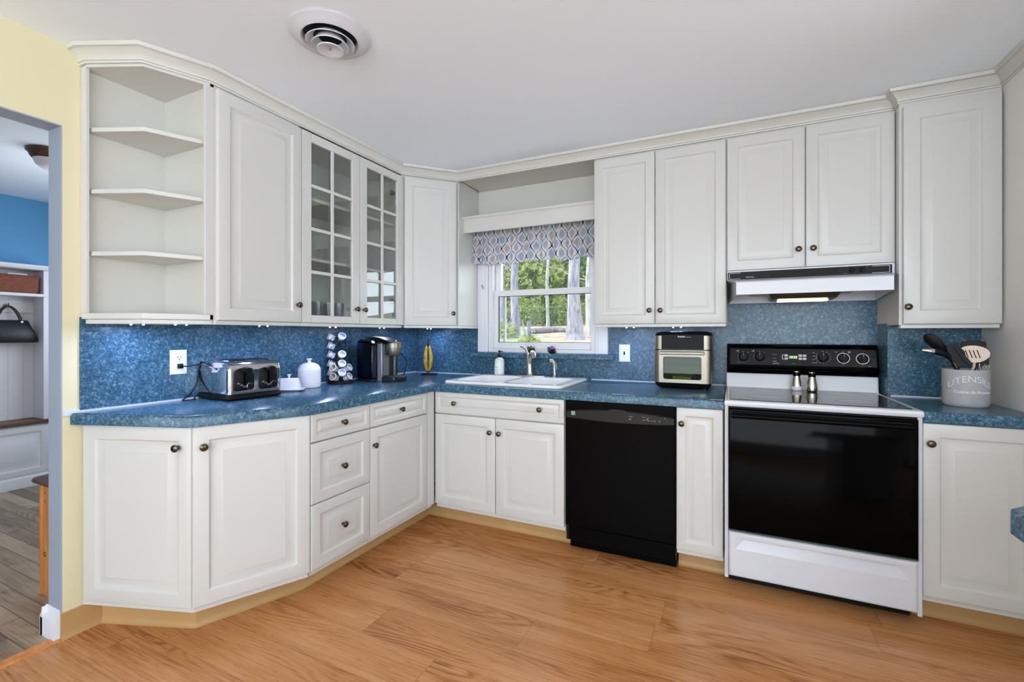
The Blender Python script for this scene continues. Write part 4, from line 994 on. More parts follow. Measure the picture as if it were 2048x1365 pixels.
# ---------------------------------------------------------------- toaster (front faces +x)
def rbox_loop(hx, hy, r, z, cx=0, cy=0, n=5):
    return [(cx+x, cy+y, z) for x, y, _ in rrect(-hx, hx, -hy, hy, r, 0, n)]
ZK = ZW1+0.0006
t = thing('toaster', 'four-slot stainless toaster with two black lever panels by the outlet', 'toaster', (0, 0, 0))
W, D, H = 0.132, 0.138, 0.190    # half width (y), half depth (x)
mb = MB()
mb.loft([rbox_loop(D+0.005, W+0.012, 0.03, 0.004), rbox_loop(D+0.010, W+0.016, 0.035, 0.012), rbox_loop(D+0.004, W+0.010, 0.03, 0.028), rbox_loop(D-0.004, W, 0.025, 0.034)])
build('base', mb, 'matte_black', t)
for fx in (-0.1, 0.1):
    for fy in (-0.1, 0.1): build('foot', MB().lathe([(0.012, 0), (0.012, 0.005)], 12, (fx, fy, 0)), 'matte_black', t)
# body shell: section in x-z extruded along y, rounded top shoulders
def sect(hx, h, r, z0=0.032, n=8):
    p = [(-hx, z0)]+[(-hx+r-r*math.cos(PI/2*k/n), h-r+r*math.sin(PI/2*k/n)) for k in range(n+1)]+[(hx-r+r*math.sin(PI/2*k/n), h-r+r*math.cos(PI/2*k/n)) for k in range(n+1)]+[(hx, z0)]
    return p
loops = []
for y, i in ((-W-0.002, 0.010), (-W+0.002, 0.003), (-W+0.008, 0.0), (-W+0.020, 0.0), (W-0.020, 0.0), (W-0.008, 0.0), (W-0.002, 0.003), (W+0.002, 0.010)):
    loops.append([(x, y, z) for x, z in sect(D-i*0.5, H-i, 0.045)])
build('shell', MB().loft(loops), 'chrome', t, angle=30)
build('side_panel', MB().loft([[(x, -W-0.0022, z) for x, z in sect(D-0.018, H-0.018, 0.035, 0.034)], [(x, -W-0.0060, z) for x, z in sect(D-0.026, H-0.026, 0.03, 0.036)]]), 'chrome', t, angle=30)
mb = MB()
for sy in (-0.088, -0.035, 0.035, 0.088): mb.box(-0.10, 0.080, sy-0.014, sy+0.014, H-0.003, H+0.0015)
build('bread_slots', mb, 'matte_black', t, bevel=0.001)
mb = MB()
for sy in (-0.088, -0.035, 0.035, 0.088):
    mb.box(-0.102, 0.082, sy-0.017, sy-0.0145, H-0.002, H+0.005); mb.box(-0.102, 0.082, sy+0.0145, sy+0.017, H-0.002, H+0.005)
build('slot_rims', mb, 'chrome', t)
for s_ in (-1, 1):
    yc = s_*0.062
    # arched black panel
    def arch(w_, zb, zt, x, n=12):
        pts = [(x, yc-w_+0.012, zb), (x, yc+w_-0.012, zb), (x, yc+w_, zb+0.012), (x, yc+w_, zt-0.045)]
        pts += [(x, yc+w_*math.cos(a)*(0.999), zt-0.045+0.045*math.sin(a)) for a in [PI/2*k/n*2 for k in range(1, n)]]
        pts += [(x, yc-w_, zt-0.045), (x, yc-w_, zb+0.012)]
        return pts
    p_ = build('lever_panel', MB().loft([arch(0.050, 0.046, 0.160, D-0.001), arch(0.050, 0.046, 0.160, D+0.003), arch(0.046, 0.050, 0.156, D+0.006)]), 'matte_black', t)
    build('lever_track', MB().box(D+0.0062, D+0.0068, yc-0.005, yc+0.005, 0.075, 0.150), 'black', p_, smooth=False)
    build('lever', MB().loft([[(D+0.006+dx, yc+wy*math.cos(a), 0.150+0.012*math.sin(a)+dz) for a in [2*PI*k/20 for k in range(20)]] for dx, wy, dz in ((0, 0.020, 0), (0.014, 0.026, 0.002), (0.026, 0.026, 0.0), (0.030, 0.020, -0.002))]), 'matte_black', p_)
    kk = build('browning_knob', MB().lathe([(0.016, 0.0062), (0.016, 0.012), (0.013, 0.020), (0.0, 0.021)], 24, (D, yc+0.026, 0.066), axis='x', cap=False), 'matte_black', p_)
    build('knob_ring', MB().lathe([(0.0175, 0.0062), (0.0175, 0.0100), (0.0160, 0.0110), (0.0158, 0.0062)], 28, (D, yc+0.026, 0.066), axis='x', cap=False), 'chrome', p_)
    for j in range(3):
        build('button', MB().loft([[(D+0.006+dx, yc-0.030+j*0.014+wy*math.cos(a), 0.083-j*0.008+0.004*math.sin(a)) for a in [2*PI*k/12 for k in range(12)]] for dx, wy in ((0, 0.007), (0.004, 0.006))]), 'silver_plastic', p_)
t.location = (0.150, -1.664, ZK); t.rotation_euler = (0, 0, math.radians(-4))
# power cord of the toaster with its plug: its own flexible thing
t = thing('power_cord', 'black cord plugged into the outlet and running to the toaster', 'cord', (0.02, -1.88, 1.08))
cp = [(0.033, -1.872, 1.084), (0.045, -1.850, 1.086), (0.050, -1.80, 1.093), (0.055, -1.74, 1.100), (0.030, -1.70, 1.118), (0.016, -1.64, 1.12), (0.012, -1.56, 1.10)]
def smooth_path(P, n=6):
    P = [Vector(p) for p in P]; out = []
    for i in range(len(P)-1):
        p0, p1, p2, p3 = P[max(i-1, 0)], P[i], P[i+1], P[min(i+2, len(P)-1)]
        for k in range(n):
            s = k/n; out.append(0.5*((2*p1)+(-p0+p2)*s+(2*p0-5*p1+4*p2-p3)*s*s+(-p0+3*p1-3*p2+p3)*s**3))
    out.append(P[-1]); return out
cp = [(0.030, -1.884, 1.086), (0.060, -1.868, 1.085), (0.075, -1.83, 1.092), (0.060, -1.80, 1.098), (0.025, -1.788, 1.10), (0.012, -1.79, 1.06), (0.010, -1.80, 0.99), (0.014, -1.835, 0.94), (0.030, -1.875, 0.921), (0.055, -1.885, 0.9205), (0.075, -1.865, 0.9205), (0.060, -1.838, 0.921), (0.018, -1.815, 0.922), (0.008, -1.80, 0.93)]
build('cord', MB().tube(smooth_path(cp), 0.0028, 8), 'matte_black', t)
build('plug', MB().loft([[(x, -1.884+w_*a, 1.086+h_*b) for a, b in ((-1, -1), (1, -1), (1, 1), (-1, 1))] for x, w_, h_ in ((0.0155, .010, .011), (0.030, .011, .012), (0.036, .006, .006))]), 'matte_black', t, bevel=0.002)

# ---------------------------------------------------------------- butter dish, canister
t = thing('butter_dish', 'small white ceramic butter dish beside the toaster', 'dish', (0.175, -1.385, ZK))
mb = MB(); ang = math.radians(38)
def rot2(L, a, cx, cy, z0): return [(cx+x*math.cos(a)-y*math.sin(a), cy+x*math.sin(a)+y*math.cos(a), z0+z) for x, y, z in L]
A_ = (ang, 0.175, -1.392, ZK)
build('plate', MB().loft([rot2(rbox_loop(hx, hy, 0.015, z), *A_) for hx, hy, z in ((0.060, 0.036, 0), (0.068, 0.042, 0.004), (0.082, 0.052, 0.011), (0.079, 0.049, 0.012), (0.066, 0.040, 0.006))]), 'ceramic', t)
build('lid', MB().loft([rot2(rbox_loop(hx, hy, 0.012, z), *A_) for hx, hy, z in ((0.062, 0.036, 0.007), (0.060, 0.034, 0.020), (0.050, 0.026, 0.068), (0.046, 0.023, 0.073))]), 'ceramic', t)
build('lid_knob', MB().lathe([(0.006, 0.073), (0.005, 0.082), (0.010, 0.092), (0.0105, 0.096), (0.0, 0.097)], 16, (0.175, -1.392, ZK), cap=False), 'ceramic', t)
t = thing('ceramic_canister', 'white embossed ceramic canister with knobbed lid left of the pod carousel', 'canister', (0.128, -1.212, ZK))
cc = (0.128, -1.212, ZK)
mb = MB(); NS = 64; prof = [(0.060, 0.0), (0.0640, 0.004), (0.0645, 0.02), (0.0645, 0.108), (0.060, 0.124), (0.050, 0.137), (0.036, 0.146), (0.024, 0.150)]
zz = [k/40 for k in range(41)]
def pr_at(s):
    L = [0]
    for a, b in zip(prof, prof[1:]): L.append(L[-1]+math.hypot(a[0]-b[0], a[1]-b[1]))
    d = s*L[-1]
    for k in range(len(prof)-1):
        if d <= L[k+1]+1e-9:
            q = (d-L[k])/(L[k+1]-L[k]); return prof[k][0]+(prof[k+1][0]-prof[k][0])*q, prof[k][1]+(prof[k+1][1]-prof[k][1])*q
loops = []
for s in zz:
    r, h = pr_at(s); lp = []
    for i in range(NS*2):
        a = PI*i/NS
        e = 0.0014*abs(math.sin(a*9+math.sin(h*160)*0.9))*math.sin(h*190+a*4)**2 if 0.01 < h < 0.14 else 0
        d_ = (a-math.radians(-38)+PI) % (2*PI)-PI
        if abs(d_) < 0.42 and 0.045 < h < 0.105: e = 0.0
        lp.append((cc[0]+(r+e)*math.cos(a), cc[1]+(r+e)*math.sin(a), cc[2]+h))
    loops.append(lp)
build('jar', MB().loft(loops), 'ceramic', t, angle=60)
build('lid_knob', MB().lathe([(0.013, 0.149), (0.010, 0.154), (0.008, 0.162), (0.015, 0.172), (0.0155, 0.176), (0.0, 0.177)], 20, cc, cap=False), 'ceramic', t)
def cyl_fn(c, r, a0, z, sc_=1.0):
    return lambda x, y, d: (c[0]+(r+d)*math.cos(a0+x/r), c[1]+(r+d)*math.sin(a0+x/r), c[2]+z+y)
M['emboss'] = simple('embossed_ceramic', rgb(205, 205, 212), 0.4)
lb = MB(); a0 = math.radians(-38)
for z in (0.050, 0.100): q = curved_patch(cc, 0.0652, a0-0.36, a0+0.36, z, z+0.0015); lb.add(q.v, q.f)
for a in (a0-0.36, a0+0.34): q = curved_patch(cc, 0.0652, a, a+0.02, 0.050, 0.1015, 2); lb.add(q.v, q.f)
build('embossed_label', lb, 'emboss', t)
for z in (0.080, 0.068, 0.062):
    q = curved_patch(cc, 0.0652, a0-0.24, a0+0.24, z, z+(0.005 if z == 0.080 else 0.0012)); build('embossed_line', q, 'emboss', t)

# ---------------------------------------------------------------- pod carousel
CC = Vector((0.112, -0.952, ZK))
t = thing('pod_carousel', 'black wire carousel rack for coffee pods on the left worktop', 'rack', CC)
build('base', MB().lathe([(0.078, 0.0), (0.080, 0.004), (0.076, 0.014), (0.060, 0.020), (0.0, 0.021)], 40, CC, cap=False), 'matte_black', t)
build('pole', MB().lathe([(0.006, 0.018), (0.006, 0.318), (0.009, 0.322), (0.0, 0.330)], 12, CC, cap=False), 'matte_black', t)
build('top_ring', MB().tube([(CC.x+0.030*math.cos(a), CC.y+0.030*math.sin(a), CC.z+0.318) for a in [2*PI*k/24 for k in range(24)]], 0.0022, 6, closed=True), 'matte_black', t)
view = math.atan2(-3.217-CC.y, 2.46-CC.x)
def col_ang(rel): return view+math.radians(rel)
cols = [-88, -36, 10, 55, 100, 150, 205]
rows = [0.313, 0.255, 0.196, 0.136, 0.077]
tilt = math.radians(24)
wire = MB()
for rel in cols:
    a = col_ang(rel); px, py = CC.x+0.034*math.cos(a), CC.y+0.034*math.sin(a)
    wire.tube([(px, py, CC.z+0.018), (px, py, CC.z+0.316)], 0.0018, 6)
build('wire_uprights', wire, 'matte_black', t)
def pod_T(rel, z):
    a = col_ang(rel); n = Vector((math.cos(a)*math.cos(tilt), math.sin(a)*math.cos(tilt), math.sin(tilt)))
    x = Vector((-math.sin(a), math.cos(a), 0)); y = n.cross(x)
    o = Vector((CC.x+0.074*math.cos(a), CC.y+0.074*math.sin(a), CC.z+z))
    return Matrix(((x.x, y.x, n.x, o.x), (x.y, y.y, n.y, o.y), (x.z, y.z, n.z, o.z), (0, 0, 0, 1)))
zoff = {-36: -0.028, 55: -0.028, 150: -0.028}
for rel in cols:
    for z in rows:
        z += zoff.get(rel, 0)
        if z < 0.045: continue
        T = pod_T(rel, z)
        q = MB().tube([(0.0245*math.cos(b), 0.0245*math.sin(b), -0.0045) for b in [2*PI*k/20 for k in range(20)]], 0.0015, 6, closed=True)
        q.tube([(0, -0.0245, -0.0045), (0, -0.030, -0.030), (0, -0.018, -0.052)], 0.0013, 5)
        build('pod_holder', put(q, T), 'matte_black', t)
def mat_lid(name, c1, c2, c3, stripe):
    tt = NT(name); uv = tt.coord('Object')
    s = tt.n('ShaderNodeSeparateXYZ'); tt.l(uv, s.inputs[0])
    r = tt.math('SQRT', tt.math('ADD', tt.math('POWER', s.outputs[0], 2.0), tt.math('POWER', s.outputs[1], 2.0)))
    d = tt.math('ADD', tt.math('MULTIPLY', s.outputs[0], 0.45), tt.math('MULTIPLY', s.outputs[1], 0.9))
    col = tt.ramp(tt.math('ADD', tt.math('MULTIPLY', d, 25.0), 0.5), [(0.0, c1), (1.0, c1), (0.20, c1), (0.26, stripe), (0.40, stripe), (0.43, c3), (0.55, c3), (0.60, c2), (0.95, c2)], 'CONSTANT')
    rim_ = tt.math('GREATER_THAN', r, 0.0195)
    tt.set(tt.mix(rim_, col, rgb(226, 228, 236)), 0.35); return tt.m
M['pod_blue'] = mat_lid('pod_lid_blue', rgb(196, 198, 186), rgb(126, 152, 200), rgb(196, 160, 140), rgb(228, 226, 222))
M['pod_red'] = mat_lid('pod_lid_red', rgb(196, 84, 66), rgb(104, 92, 50), rgb(170, 146, 90), rgb(198, 178, 148))
M['pod_cup'] = simple('pod_cup', rgb(222, 224, 230), 0.35)
def make_pod(mat, label, group=None):
    p = thing('coffee_pod', label, 'coffee pod', (0, 0, 0), group)
    build('cup', MB().lathe([(0.0175, -0.043), (0.0185, -0.041), (0.0225, -0.006), (0.0230, -0.0012)], 24), 'pod_cup', p)
    l_ = build('lid', MB().lathe([(0.0250, -0.0012), (0.0256, 0.0), (0.0250, 0.0008), (0.0, 0.0010)], 28, cap=False), mat, p)
    return p
pods = [(-88, z, 'pod_blue', l) for z, l in zip(rows, ('topmost pod of the column on the left side of the carousel', 'second pod from top on the left side of the carousel', 'third pod from top on the left side of the carousel', 'fourth pod from top on the left side of the carousel', 'lowest pod of the column on the left side of the carousel'))]
pods += [(-36, rows[3]-0.028, 'pod_red', 'red and olive lidded coffee pod, upper of the two reddish ones'), (-36, rows[4]-0.028, 'pod_red', 'red and olive lidded coffee pod, lower of the two reddish ones')]
pods += [(10, rows[0], 'pod_blue', 'blue lidded coffee pod alone at the top front of the carousel'), (10, rows[2], 'pod_blue', 'blue lidded coffee pod at the front, just below the empty gap'), (10, rows[3], 'pod_blue', 'blue lidded coffee pod in the middle of the lower front three'), (10, rows[4], 'pod_blue', 'blue lidded coffee pod lowest in the front column')]
pods += [(55, rows[3]-0.028, 'pod_blue', 'coffee pod on the right side of the carousel, upper of two'), (55, rows[4]-0.028, 'pod_blue', 'coffee pod on the right side of the carousel, lower of two')]
protos = {}
for i, (rel, z, m_, lab) in enumerate(pods):
    lab = lab if lab.startswith(('red', 'blue', 'coffee')) else 'white coffee '+lab if not lab.startswith(('topmost', 'second', 'third', 'fourth', 'lowest')) else 'white '+lab
    if m_ not in protos: o = protos[m_] = make_pod(m_, lab)
    else: o = copy_tree(protos[m_])
    T = pod_T(rel, z) @ Matrix.Rotation(0.25*math.sin(i*7.1), 4, 'Z')
    o.matrix_world = T; o['label'] = lab; o['group'] = 'coffee pods in the wire carousel'

# ---------------------------------------------------------------- coffee maker, front faces +x
t = thing('coffee_maker', 'black and silver single-serve coffee maker beside the pod carousel', 'coffee maker', (0, 0, 0))
M['km_body'] = simple('coffee_maker_plastic', rgb(26, 28, 32), 0.25)
M['km_grey'] = simple('coffee_maker_grey', rgb(104, 110, 106), 0.35, metal=0.3)
# local: x forward, y left(-) / right(+); tank on -y side
mb = MB(); prf = [(-0.070, 0.0), (0.125, 0.0), (0.125, 0.255), (0.10, 0.285), (0.04, 0.300), (-0.02, 0.296), (-0.058, 0.280), (-0.070, 0.26)]
mb.loft([[(x, y, z) for x, z in prf] for y in (-0.045, 0.100)]); build('body', mb, 'km_body', t, bevel=0.006)
mb = MB(); prf = [(-0.060, 0.018), (0.085, 0.018), (0.085, 0.252), (0.065, 0.268), (-0.02, 0.276), (-0.050, 0.262), (-0.060, 0.248)]
mb.loft([[(x, y, z) for x, z in prf] for y in (-0.105, -0.047)]); tk = build('water_tank', mb, 'smoke', t, bevel=0.006)
mb = MB(); mb.loft([[(x, y, z) for x, z in ((-0.054, 0.024), (0.078, 0.024), (0.078, 0.175), (-0.054, 0.175))] for y in (-0.099, -0.052)])
M['km_tankback'] = simple('tank_water_dark', rgb(30, 40, 54), 0.15)
build('water', mb, 'km_tankback', tk, bevel=0.004)
build('tank_base', MB().box(-0.063, 0.088, -0.107, -0.045, 0.0, 0.0175), 'km_body', t, bevel=0.004)
mb = MB(); prf = [(-0.056, 0.263), (-0.022, 0.2775), (0.064, 0.270), (0.086, 0.253), (0.088, 0.264), (0.066, 0.282), (-0.022, 0.290), (-0.060, 0.274)]
mb.loft([[(x, y, z) for x, z in prf] for y in (-0.104, -0.0465)]); build('tank_lid', mb, 'km_body', t, bevel=0.002)
# silver front edge band and column
mb = MB(); mb.box(0.086, 0.1275, -0.060, -0.046, 0.0, 0.262); build('side_band', mb, 'silver_plastic', t, bevel=0.004)
build('front_column', MB().box(0.1255, 0.130, -0.044, 0.010, 0.040, 0.255), 'km_grey', t, bevel=0.001)
# arched silver top over head
mb = MB(); prf = [(0.02, 0.3005), (0.10, 0.291), (0.15, 0.276), (0.215, 0.262), (0.215, 0.270), (0.155, 0.286), (0.10, 0.302), (0.02, 0.309), (-0.04, 0.306), (-0.04, 0.2995)]
mb.loft([[(x, y, z) for x, z in prf] for y in (-0.052, 0.060)]); build('handle_arch', mb, 'steel', t, bevel=0.003)
hd = build('brew_head', MB().loft([[(0.165+0.050*s*math.cos(a), 0.020+0.050*s*math.sin(a), z) for a in [2*PI*k/32 for k in range(32)]] for s, z in ((0.84, 0.178), (0.90, 0.182), (0.96, 0.228), (1.02, 0.230), (1.04, 0.262))]), 'steel', t)
build('head_neck', MB().box(0.120, 0.150, -0.030, 0.070, 0.185, 0.262), 'km_body', t, bevel=0.003)
build('button', MB().lathe([(0.008, 0.274), (0.008, 0.280), (0.0, 0.281)], 16, (0.185, 0.018, 0), cap=False), 'chrome', t)
build('inner_wall', MB().box(0.1255, 0.128, 0.011, 0.096, 0.040, 0.180), 'km_body', t, smooth=False)
mb = MB(); mb.prism([(0.125, -0.060), (0.225, -0.046), (0.240, 0.0), (0.240, 0.055), (0.220, 0.085), (0.125, 0.095)], 0.0, 0.034); dt = build('drip_tray', mb, 'km_body', t, bevel=0.004)
mb = MB()
for k in range(9): mb.box(0.140+k*0.009, 0.1435+k*0.009, -0.040, 0.070, 0.0345, 0.0370)
build('drip_grate', mb, 'steel', dt, smooth=False)
build('dispense_column', MB().box(0.128, 0.142, 0.050, 0.066, 0.036, 0.185), 'km_grey', t, bevel=0.003)
t.location = (0.180, -0.705, ZK); t.rotation_euler = (0, 0, math.radians(-2))
o = build('looped_cable', MB().tube(smooth_path([(0.300, -0.585, 1.125), (0.325, -0.560, 1.08), (0.345, -0.550, 1.045), (0.338, -0.553, 1.00), (0.325, -0.56, 0.95), (0.320, -0.56, 0.921)]), 0.004, 8), 'matte_black'); tag(o, 'black looped cord hanging behind the coffee maker', 'cord')

# ---------------------------------------------------------------- bananas on a hanger
t = thing('banana_hanger', 'thin black wire banana hanger in the worktop corner', 'hanger', (0.262, -0.165, ZK))
build('base', MB().lathe([(0.066, 0.0), (0.068, 0.003), (0.060, 0.008), (0.0, 0.009)], 36, (0.262, -0.165, ZK), cap=False), 'matte_black', t)
build('wire_arm', MB().tube(smooth_path([(0.215, -0.120, ZK+0.006), (0.205, -0.110, ZK+0.12), (0.207, -0.112, ZK+0.24), (0.225, -0.130, ZK+0.290), (0.248, -0.152, ZK+0.292), (0.257, -0.160, ZK+0.275), (0.252, -0.158, ZK+0.262)]), 0.0032, 8), 'matte_black', t)
def mat_banana():
    tt = NT('banana_peel'); p = tt.coord('Object')
    f = tt.noise(tt.mapv(p, (60, 60, 22)), 1.0, 3, 0.6); z = tt.n('ShaderNodeSeparateXYZ'); tt.l(p, z.inputs[0])
    c = tt.ramp(f, [(0.32, rgb(92, 62, 26)), (0.42, rgb(206, 158, 44)), (0.60, rgb(226, 190, 84)), (0.70, rgb(226, 206, 130))])
    tip = tt.math('LESS_THAN', z.outputs[2], 0.012); tt.set(tt.mix(tip, c, rgb(54, 40, 24)), 0.5); return tt.m
M['banana'] = mat_banana(); M['stem'] = simple('banana_stem', rgb(48, 40, 26), 0.7)
bunch = thing('banana_bunch', 'bunch of ripe spotted bananas hanging in the worktop corner', 'bananas', (0.252, -0.168, 1.19))
for dy, a in ((-1, -0.45), (1, 1.0)):
    vx, vy = 0.0, 0.0; sd = Vector((math.cos(math.radians(45)), math.sin(math.radians(45)), 0)); fw = Vector((sd.y, -sd.x, 0))
    pts = []; R_ = []
    for k in range(15):
        s = k/14; lat = dy*(0.007+0.015*math.sin(PI*min(1, s*1.05))**0.8) if dy else 0.0
        out_ = (0.028 if dy == 0 else 0.016)*math.sin(PI*s)
        p = Vector((0.252, -0.168, 0))+sd*lat+fw*(out_ if dy else -0.012); pts.append((p.x, p.y, 1.148-0.212*s))
        R_.append(0.0165*(math.sin(PI*(0.06+0.88*s))**0.55) if 0.08 < s < 0.97 else (0.006 if s >= 0.97 else 0.007+0.05*s))
    build('banana', MB().tube(pts, R_, 10), 'banana', bunch, angle=60)
build('crown_stem', MB().tube([(0.252, -0.168, 1.138), (0.252, -0.167, 1.165), (0.250, -0.162, 1.195), (0.248, -0.160, 1.212)], [0.013, 0.009, 0.006, 0.005], 10), 'stem', bunch)

# ---------------------------------------------------------------- air fryer oven
t = thing('air_fryer', 'stainless air fryer oven with black control panel beside the range', 'air fryer', (2.190, -0.17, ZK))
AX0, AX1, AY0, AY1 = 2.030, 2.352, -0.318, -0.040
def al(i, z, r=0.030): return [(x, y, z) for x, y, _ in rrect(AX0+i, AX1-i, AY0+i, AY1-i, r, 0, 6)]
b = build('base', MB().loft([al(0.016, ZK+0.006), al(0.008, ZK+0.014), al(0.001, ZK+0.034)]), 'matte_black', t)
for fx, fy in ((2.07, -0.29), (2.31, -0.29), (2.07, -0.08), (2.31, -0.08)): build('foot', MB().lathe([(0.012, 0), (0.012, 0.0065)], 12, (fx, fy, ZK)), 'matte_black', t)
z1, z2 = 1.148, 1.238
# lower shell with front opening: back/sides plus front frame
mb = MB()
def u_loop(z):  # open front shell loop, thick
    return al(0.0, z)
front_open = (2.083, 2.297, 0.972, 1.108)
mb = MB(); mb.loft([al(0.0, ZK+0.0345), al(0.0, 1.1455)], False, True)
# remove front faces spanning the window: rebuild as ring
n_ = len(al(0, 0)); fr = []
keep = []
for f in mb.f:
    ys = [mb.v[i][1] for i in f]
    if len(f) == 4 and all(abs(y-AY0) < 1e-6 for y in ys): continue
    keep.append(f)
mb.f = keep
xa, xb = AX0+0.030, AX1-0.030; fx0, fx1, fz0, fz1 = front_open
ring = bmesh.new(); ring_face(ring, [(xa, AY0, ZK+0.0345), (xb, AY0, ZK+0.0345), (xb, AY0, 1.1455), (xa, AY0, 1.1455)], [[(x, AY0, z) for x, z, _ in rrect(fx0, fx1, fz0, fz1, 0.012, 0, 4)]])
ring.verts.index_update(); mb.add([tuple(v.co) for v in ring.verts], [tuple(v.index for v in f.verts) for f in ring.faces]); ring.free()
mb.loft([[(x, y, z) for x, z, _ in rrect(fx0, fx1, fz0, fz1, 0.012, 0, 4)] for y in (AY0, AY0+0.012)], False, False)
build('housing', mb, 'steel', t, angle=25)
M['oven_in'] = simple('air_fryer_interior', rgb(110, 118, 74), 0.35, metal=0.5)
mb = MB(); mb.box(2.055, 2.325, -0.060, -0.056, 0.958, 1.128); mb.box(2.051, 2.055, AY0+0.016, -0.056, 0.958, 1.128); mb.box(2.325, 2.329, AY0+0.016, -0.056, 0.958, 1.128); mb.box(2.051, 2.329, AY0+0.016, -0.056, 1.128, 1.132); mb.box(2.051, 2.329, AY0+0.016, -0.056, 0.954, 0.958)
build('cavity', mb, 'oven_in', t, smooth=False)
mb = MB()
for z in (1.045, 1.085, 1.11): mb.box(2.056, 2.324, -0.29, -0.062, z, z+0.003)
build('rack', mb, 'oven_in', t, smooth=False)
build('window_glass', MB().box(2.078, 2.302, AY0+0.0125, AY0+0.0145, 0.967, 1.113), 'ovenglass', t, smooth=False)
build('door_handle', MB().loft([[(x, y, z) for y, z in ((AY0-0.001, 1.139), (AY0-0.024, 1.141), (AY0-0.027, 1.136), (AY0-0.027, 1.124), (AY0-0.023, 1.120), (AY0-0.018, 1.122), (AY0-0.018, 1.133), (AY0-0.001, 1.133))] for x in (2.066, 2.313)]), 'steel', t, bevel=0.001)
build('seam', MB().loft([al(0.0025, 1.1457), al(0.0025, 1.1508)]), 'black', t)
build('upper_housing', MB().loft([al(0.0, 1.151), al(0.0, 1.232), al(0.003, 1.236)]), 'steel', t, angle=25)
build('top_cap', MB().loft([al(0.001, 1.2362), al(0.004, 1.243), al(0.016, 1.253), al(0.04, 1.258)]), 'matte_black', t)
cp_ = build('control_panel', MB().box(2.074, 2.310, AY0-0.0035, AY0-0.0002, 1.1515, 1.2375), 'panel_black', t, bevel=0.001)
text('lettering', 'Instant', 0.0150, textT((2.187, AY0-0.0040, 1.2275), (1, 0, 0), (0, 0, 1)), 'white_ink', cp_, 0.0002, bold=0.0003)
build('panel_print', MB().box(2.214, 2.240, AY0-0.0044, AY0-0.0036, 1.2240, 1.2252), 'white_ink', cp_, smooth=False)
M['foil'] = simple('crumpled_foil', rgb(214, 214, 214), 0.22, metal=1.0)
def foil(name, x0, x1, y0, y1, z, h, lab, seed):
    rnd = random.Random(seed); nx, ny = 14, 8; vs = []; fs = []
    for j in range(ny+1):
        for i in range(nx+1):
            q = math.sin(PI*i/nx)*math.sin(PI*j/ny)
            vs.append((x0+(x1-x0)*i/nx+rnd.uniform(-.002, .002), y0+(y1-y0)*j/ny+rnd.uniform(-.002, .002), z+q*h*(0.4+rnd.random()*0.8)+0.001))
    for j in range(ny):
        for i in range(nx): a = j*(nx+1)+i; fs.append((a, a+1, a+nx+2, a+nx+1))
    k = len(vs); vs += [(v[0], v[1], z+0.0003) for v in vs]; fs += [tuple(i+k for i in f)[::-1] for f in fs]
    for i in range(nx): fs += [(i, k+i, k+i+1, i+1), (ny*(nx+1)+i+1, k+ny*(nx+1)+i+1, k+ny*(nx+1)+i, ny*(nx+1)+i)]
    for j in range(ny): a, b2 = j*(nx+1), (j+1)*(nx+1); fs += [(b2, k+b2, k+a, a), (a+nx, k+a+nx, k+b2+nx, b2+nx)]
    o = build(name, MB().add(vs, fs), 'foil', None, smooth=False); tag(o, lab, 'foil'); return o
foil('aluminium_foil', 2.205, 2.300, -0.28, -0.13, 0.9585, 0.040, 'larger crumpled foil behind the right of the air fryer window', 3)
foil('aluminium_foil', 2.080, 2.125, -0.28, -0.15, 0.9585, 0.030, 'smaller crumpled foil behind the left of the air fryer window', 5)
t = thing('small_box', 'white box with red edge lying inside the air fryer', 'box', (2.185, -0.28, 0.9585))
build('box', MB().box(2.135, 2.238, -0.2955, -0.2850, 0.959, 0.990), 'plate', t, bevel=0.001)
M['red'] = simple('red_print', rgb(176, 62, 56), 0.5)
build('stripe', MB().box(2.150, 2.238, -0.2960, -0.2957, 0.9860, 0.9895), 'red', t, smooth=False)

# ---------------------------------------------------------------- shakers on the glass cooktop
def shaker(x, y, salt, label):
    z = 0.9228; t = thing('spice_shaker', label, 'shaker', (x, y, z), 'steel shakers on the range')
    c = (x, y, z)
    if salt:
        build('glass_foot', MB().lathe([(0.022, 0.0), (0.0255, 0.004), (0.0265, 0.016), (0.0260, 0.024)], 28, c), 'ceramic', t)
        prof = [(0.0268, 0.0242), (0.0262, 0.034), (0.0225, 0.054), (0.0185, 0.072), (0.0178, 0.082)]
    else:
        build('glass_foot', MB().lathe([(0.022, 0.0), (0.0265, 0.004), (0.0275, 0.008)], 28, c), 'shaker', t)
        prof = [(0.0278, 0.0082), (0.0285, 0.018), (0.0275, 0.034), (0.0230, 0.056), (0.0190, 0.074), (0.0182, 0.082)]
    build('body', MB().lathe(prof, 28, c), 'shaker', t)
    build('collar', MB().lathe([(0.0185, 0.0822), (0.0190, 0.098), (0.0180, 0.104)], 24, c), 'black', t)
    build('cap', MB().lathe([(0.0185, 0.1042), (0.0185, 0.107), (0.012, 0.110), (0.0, 0.111)], 24, c, cap=False), 'chrome', t)
shaker(2.789, -0.158, True, 'steel shaker with white salt showing at its glass foot')
shaker(2.857, -0.196, False, 'steel shaker all metallic, right of the salt shaker')

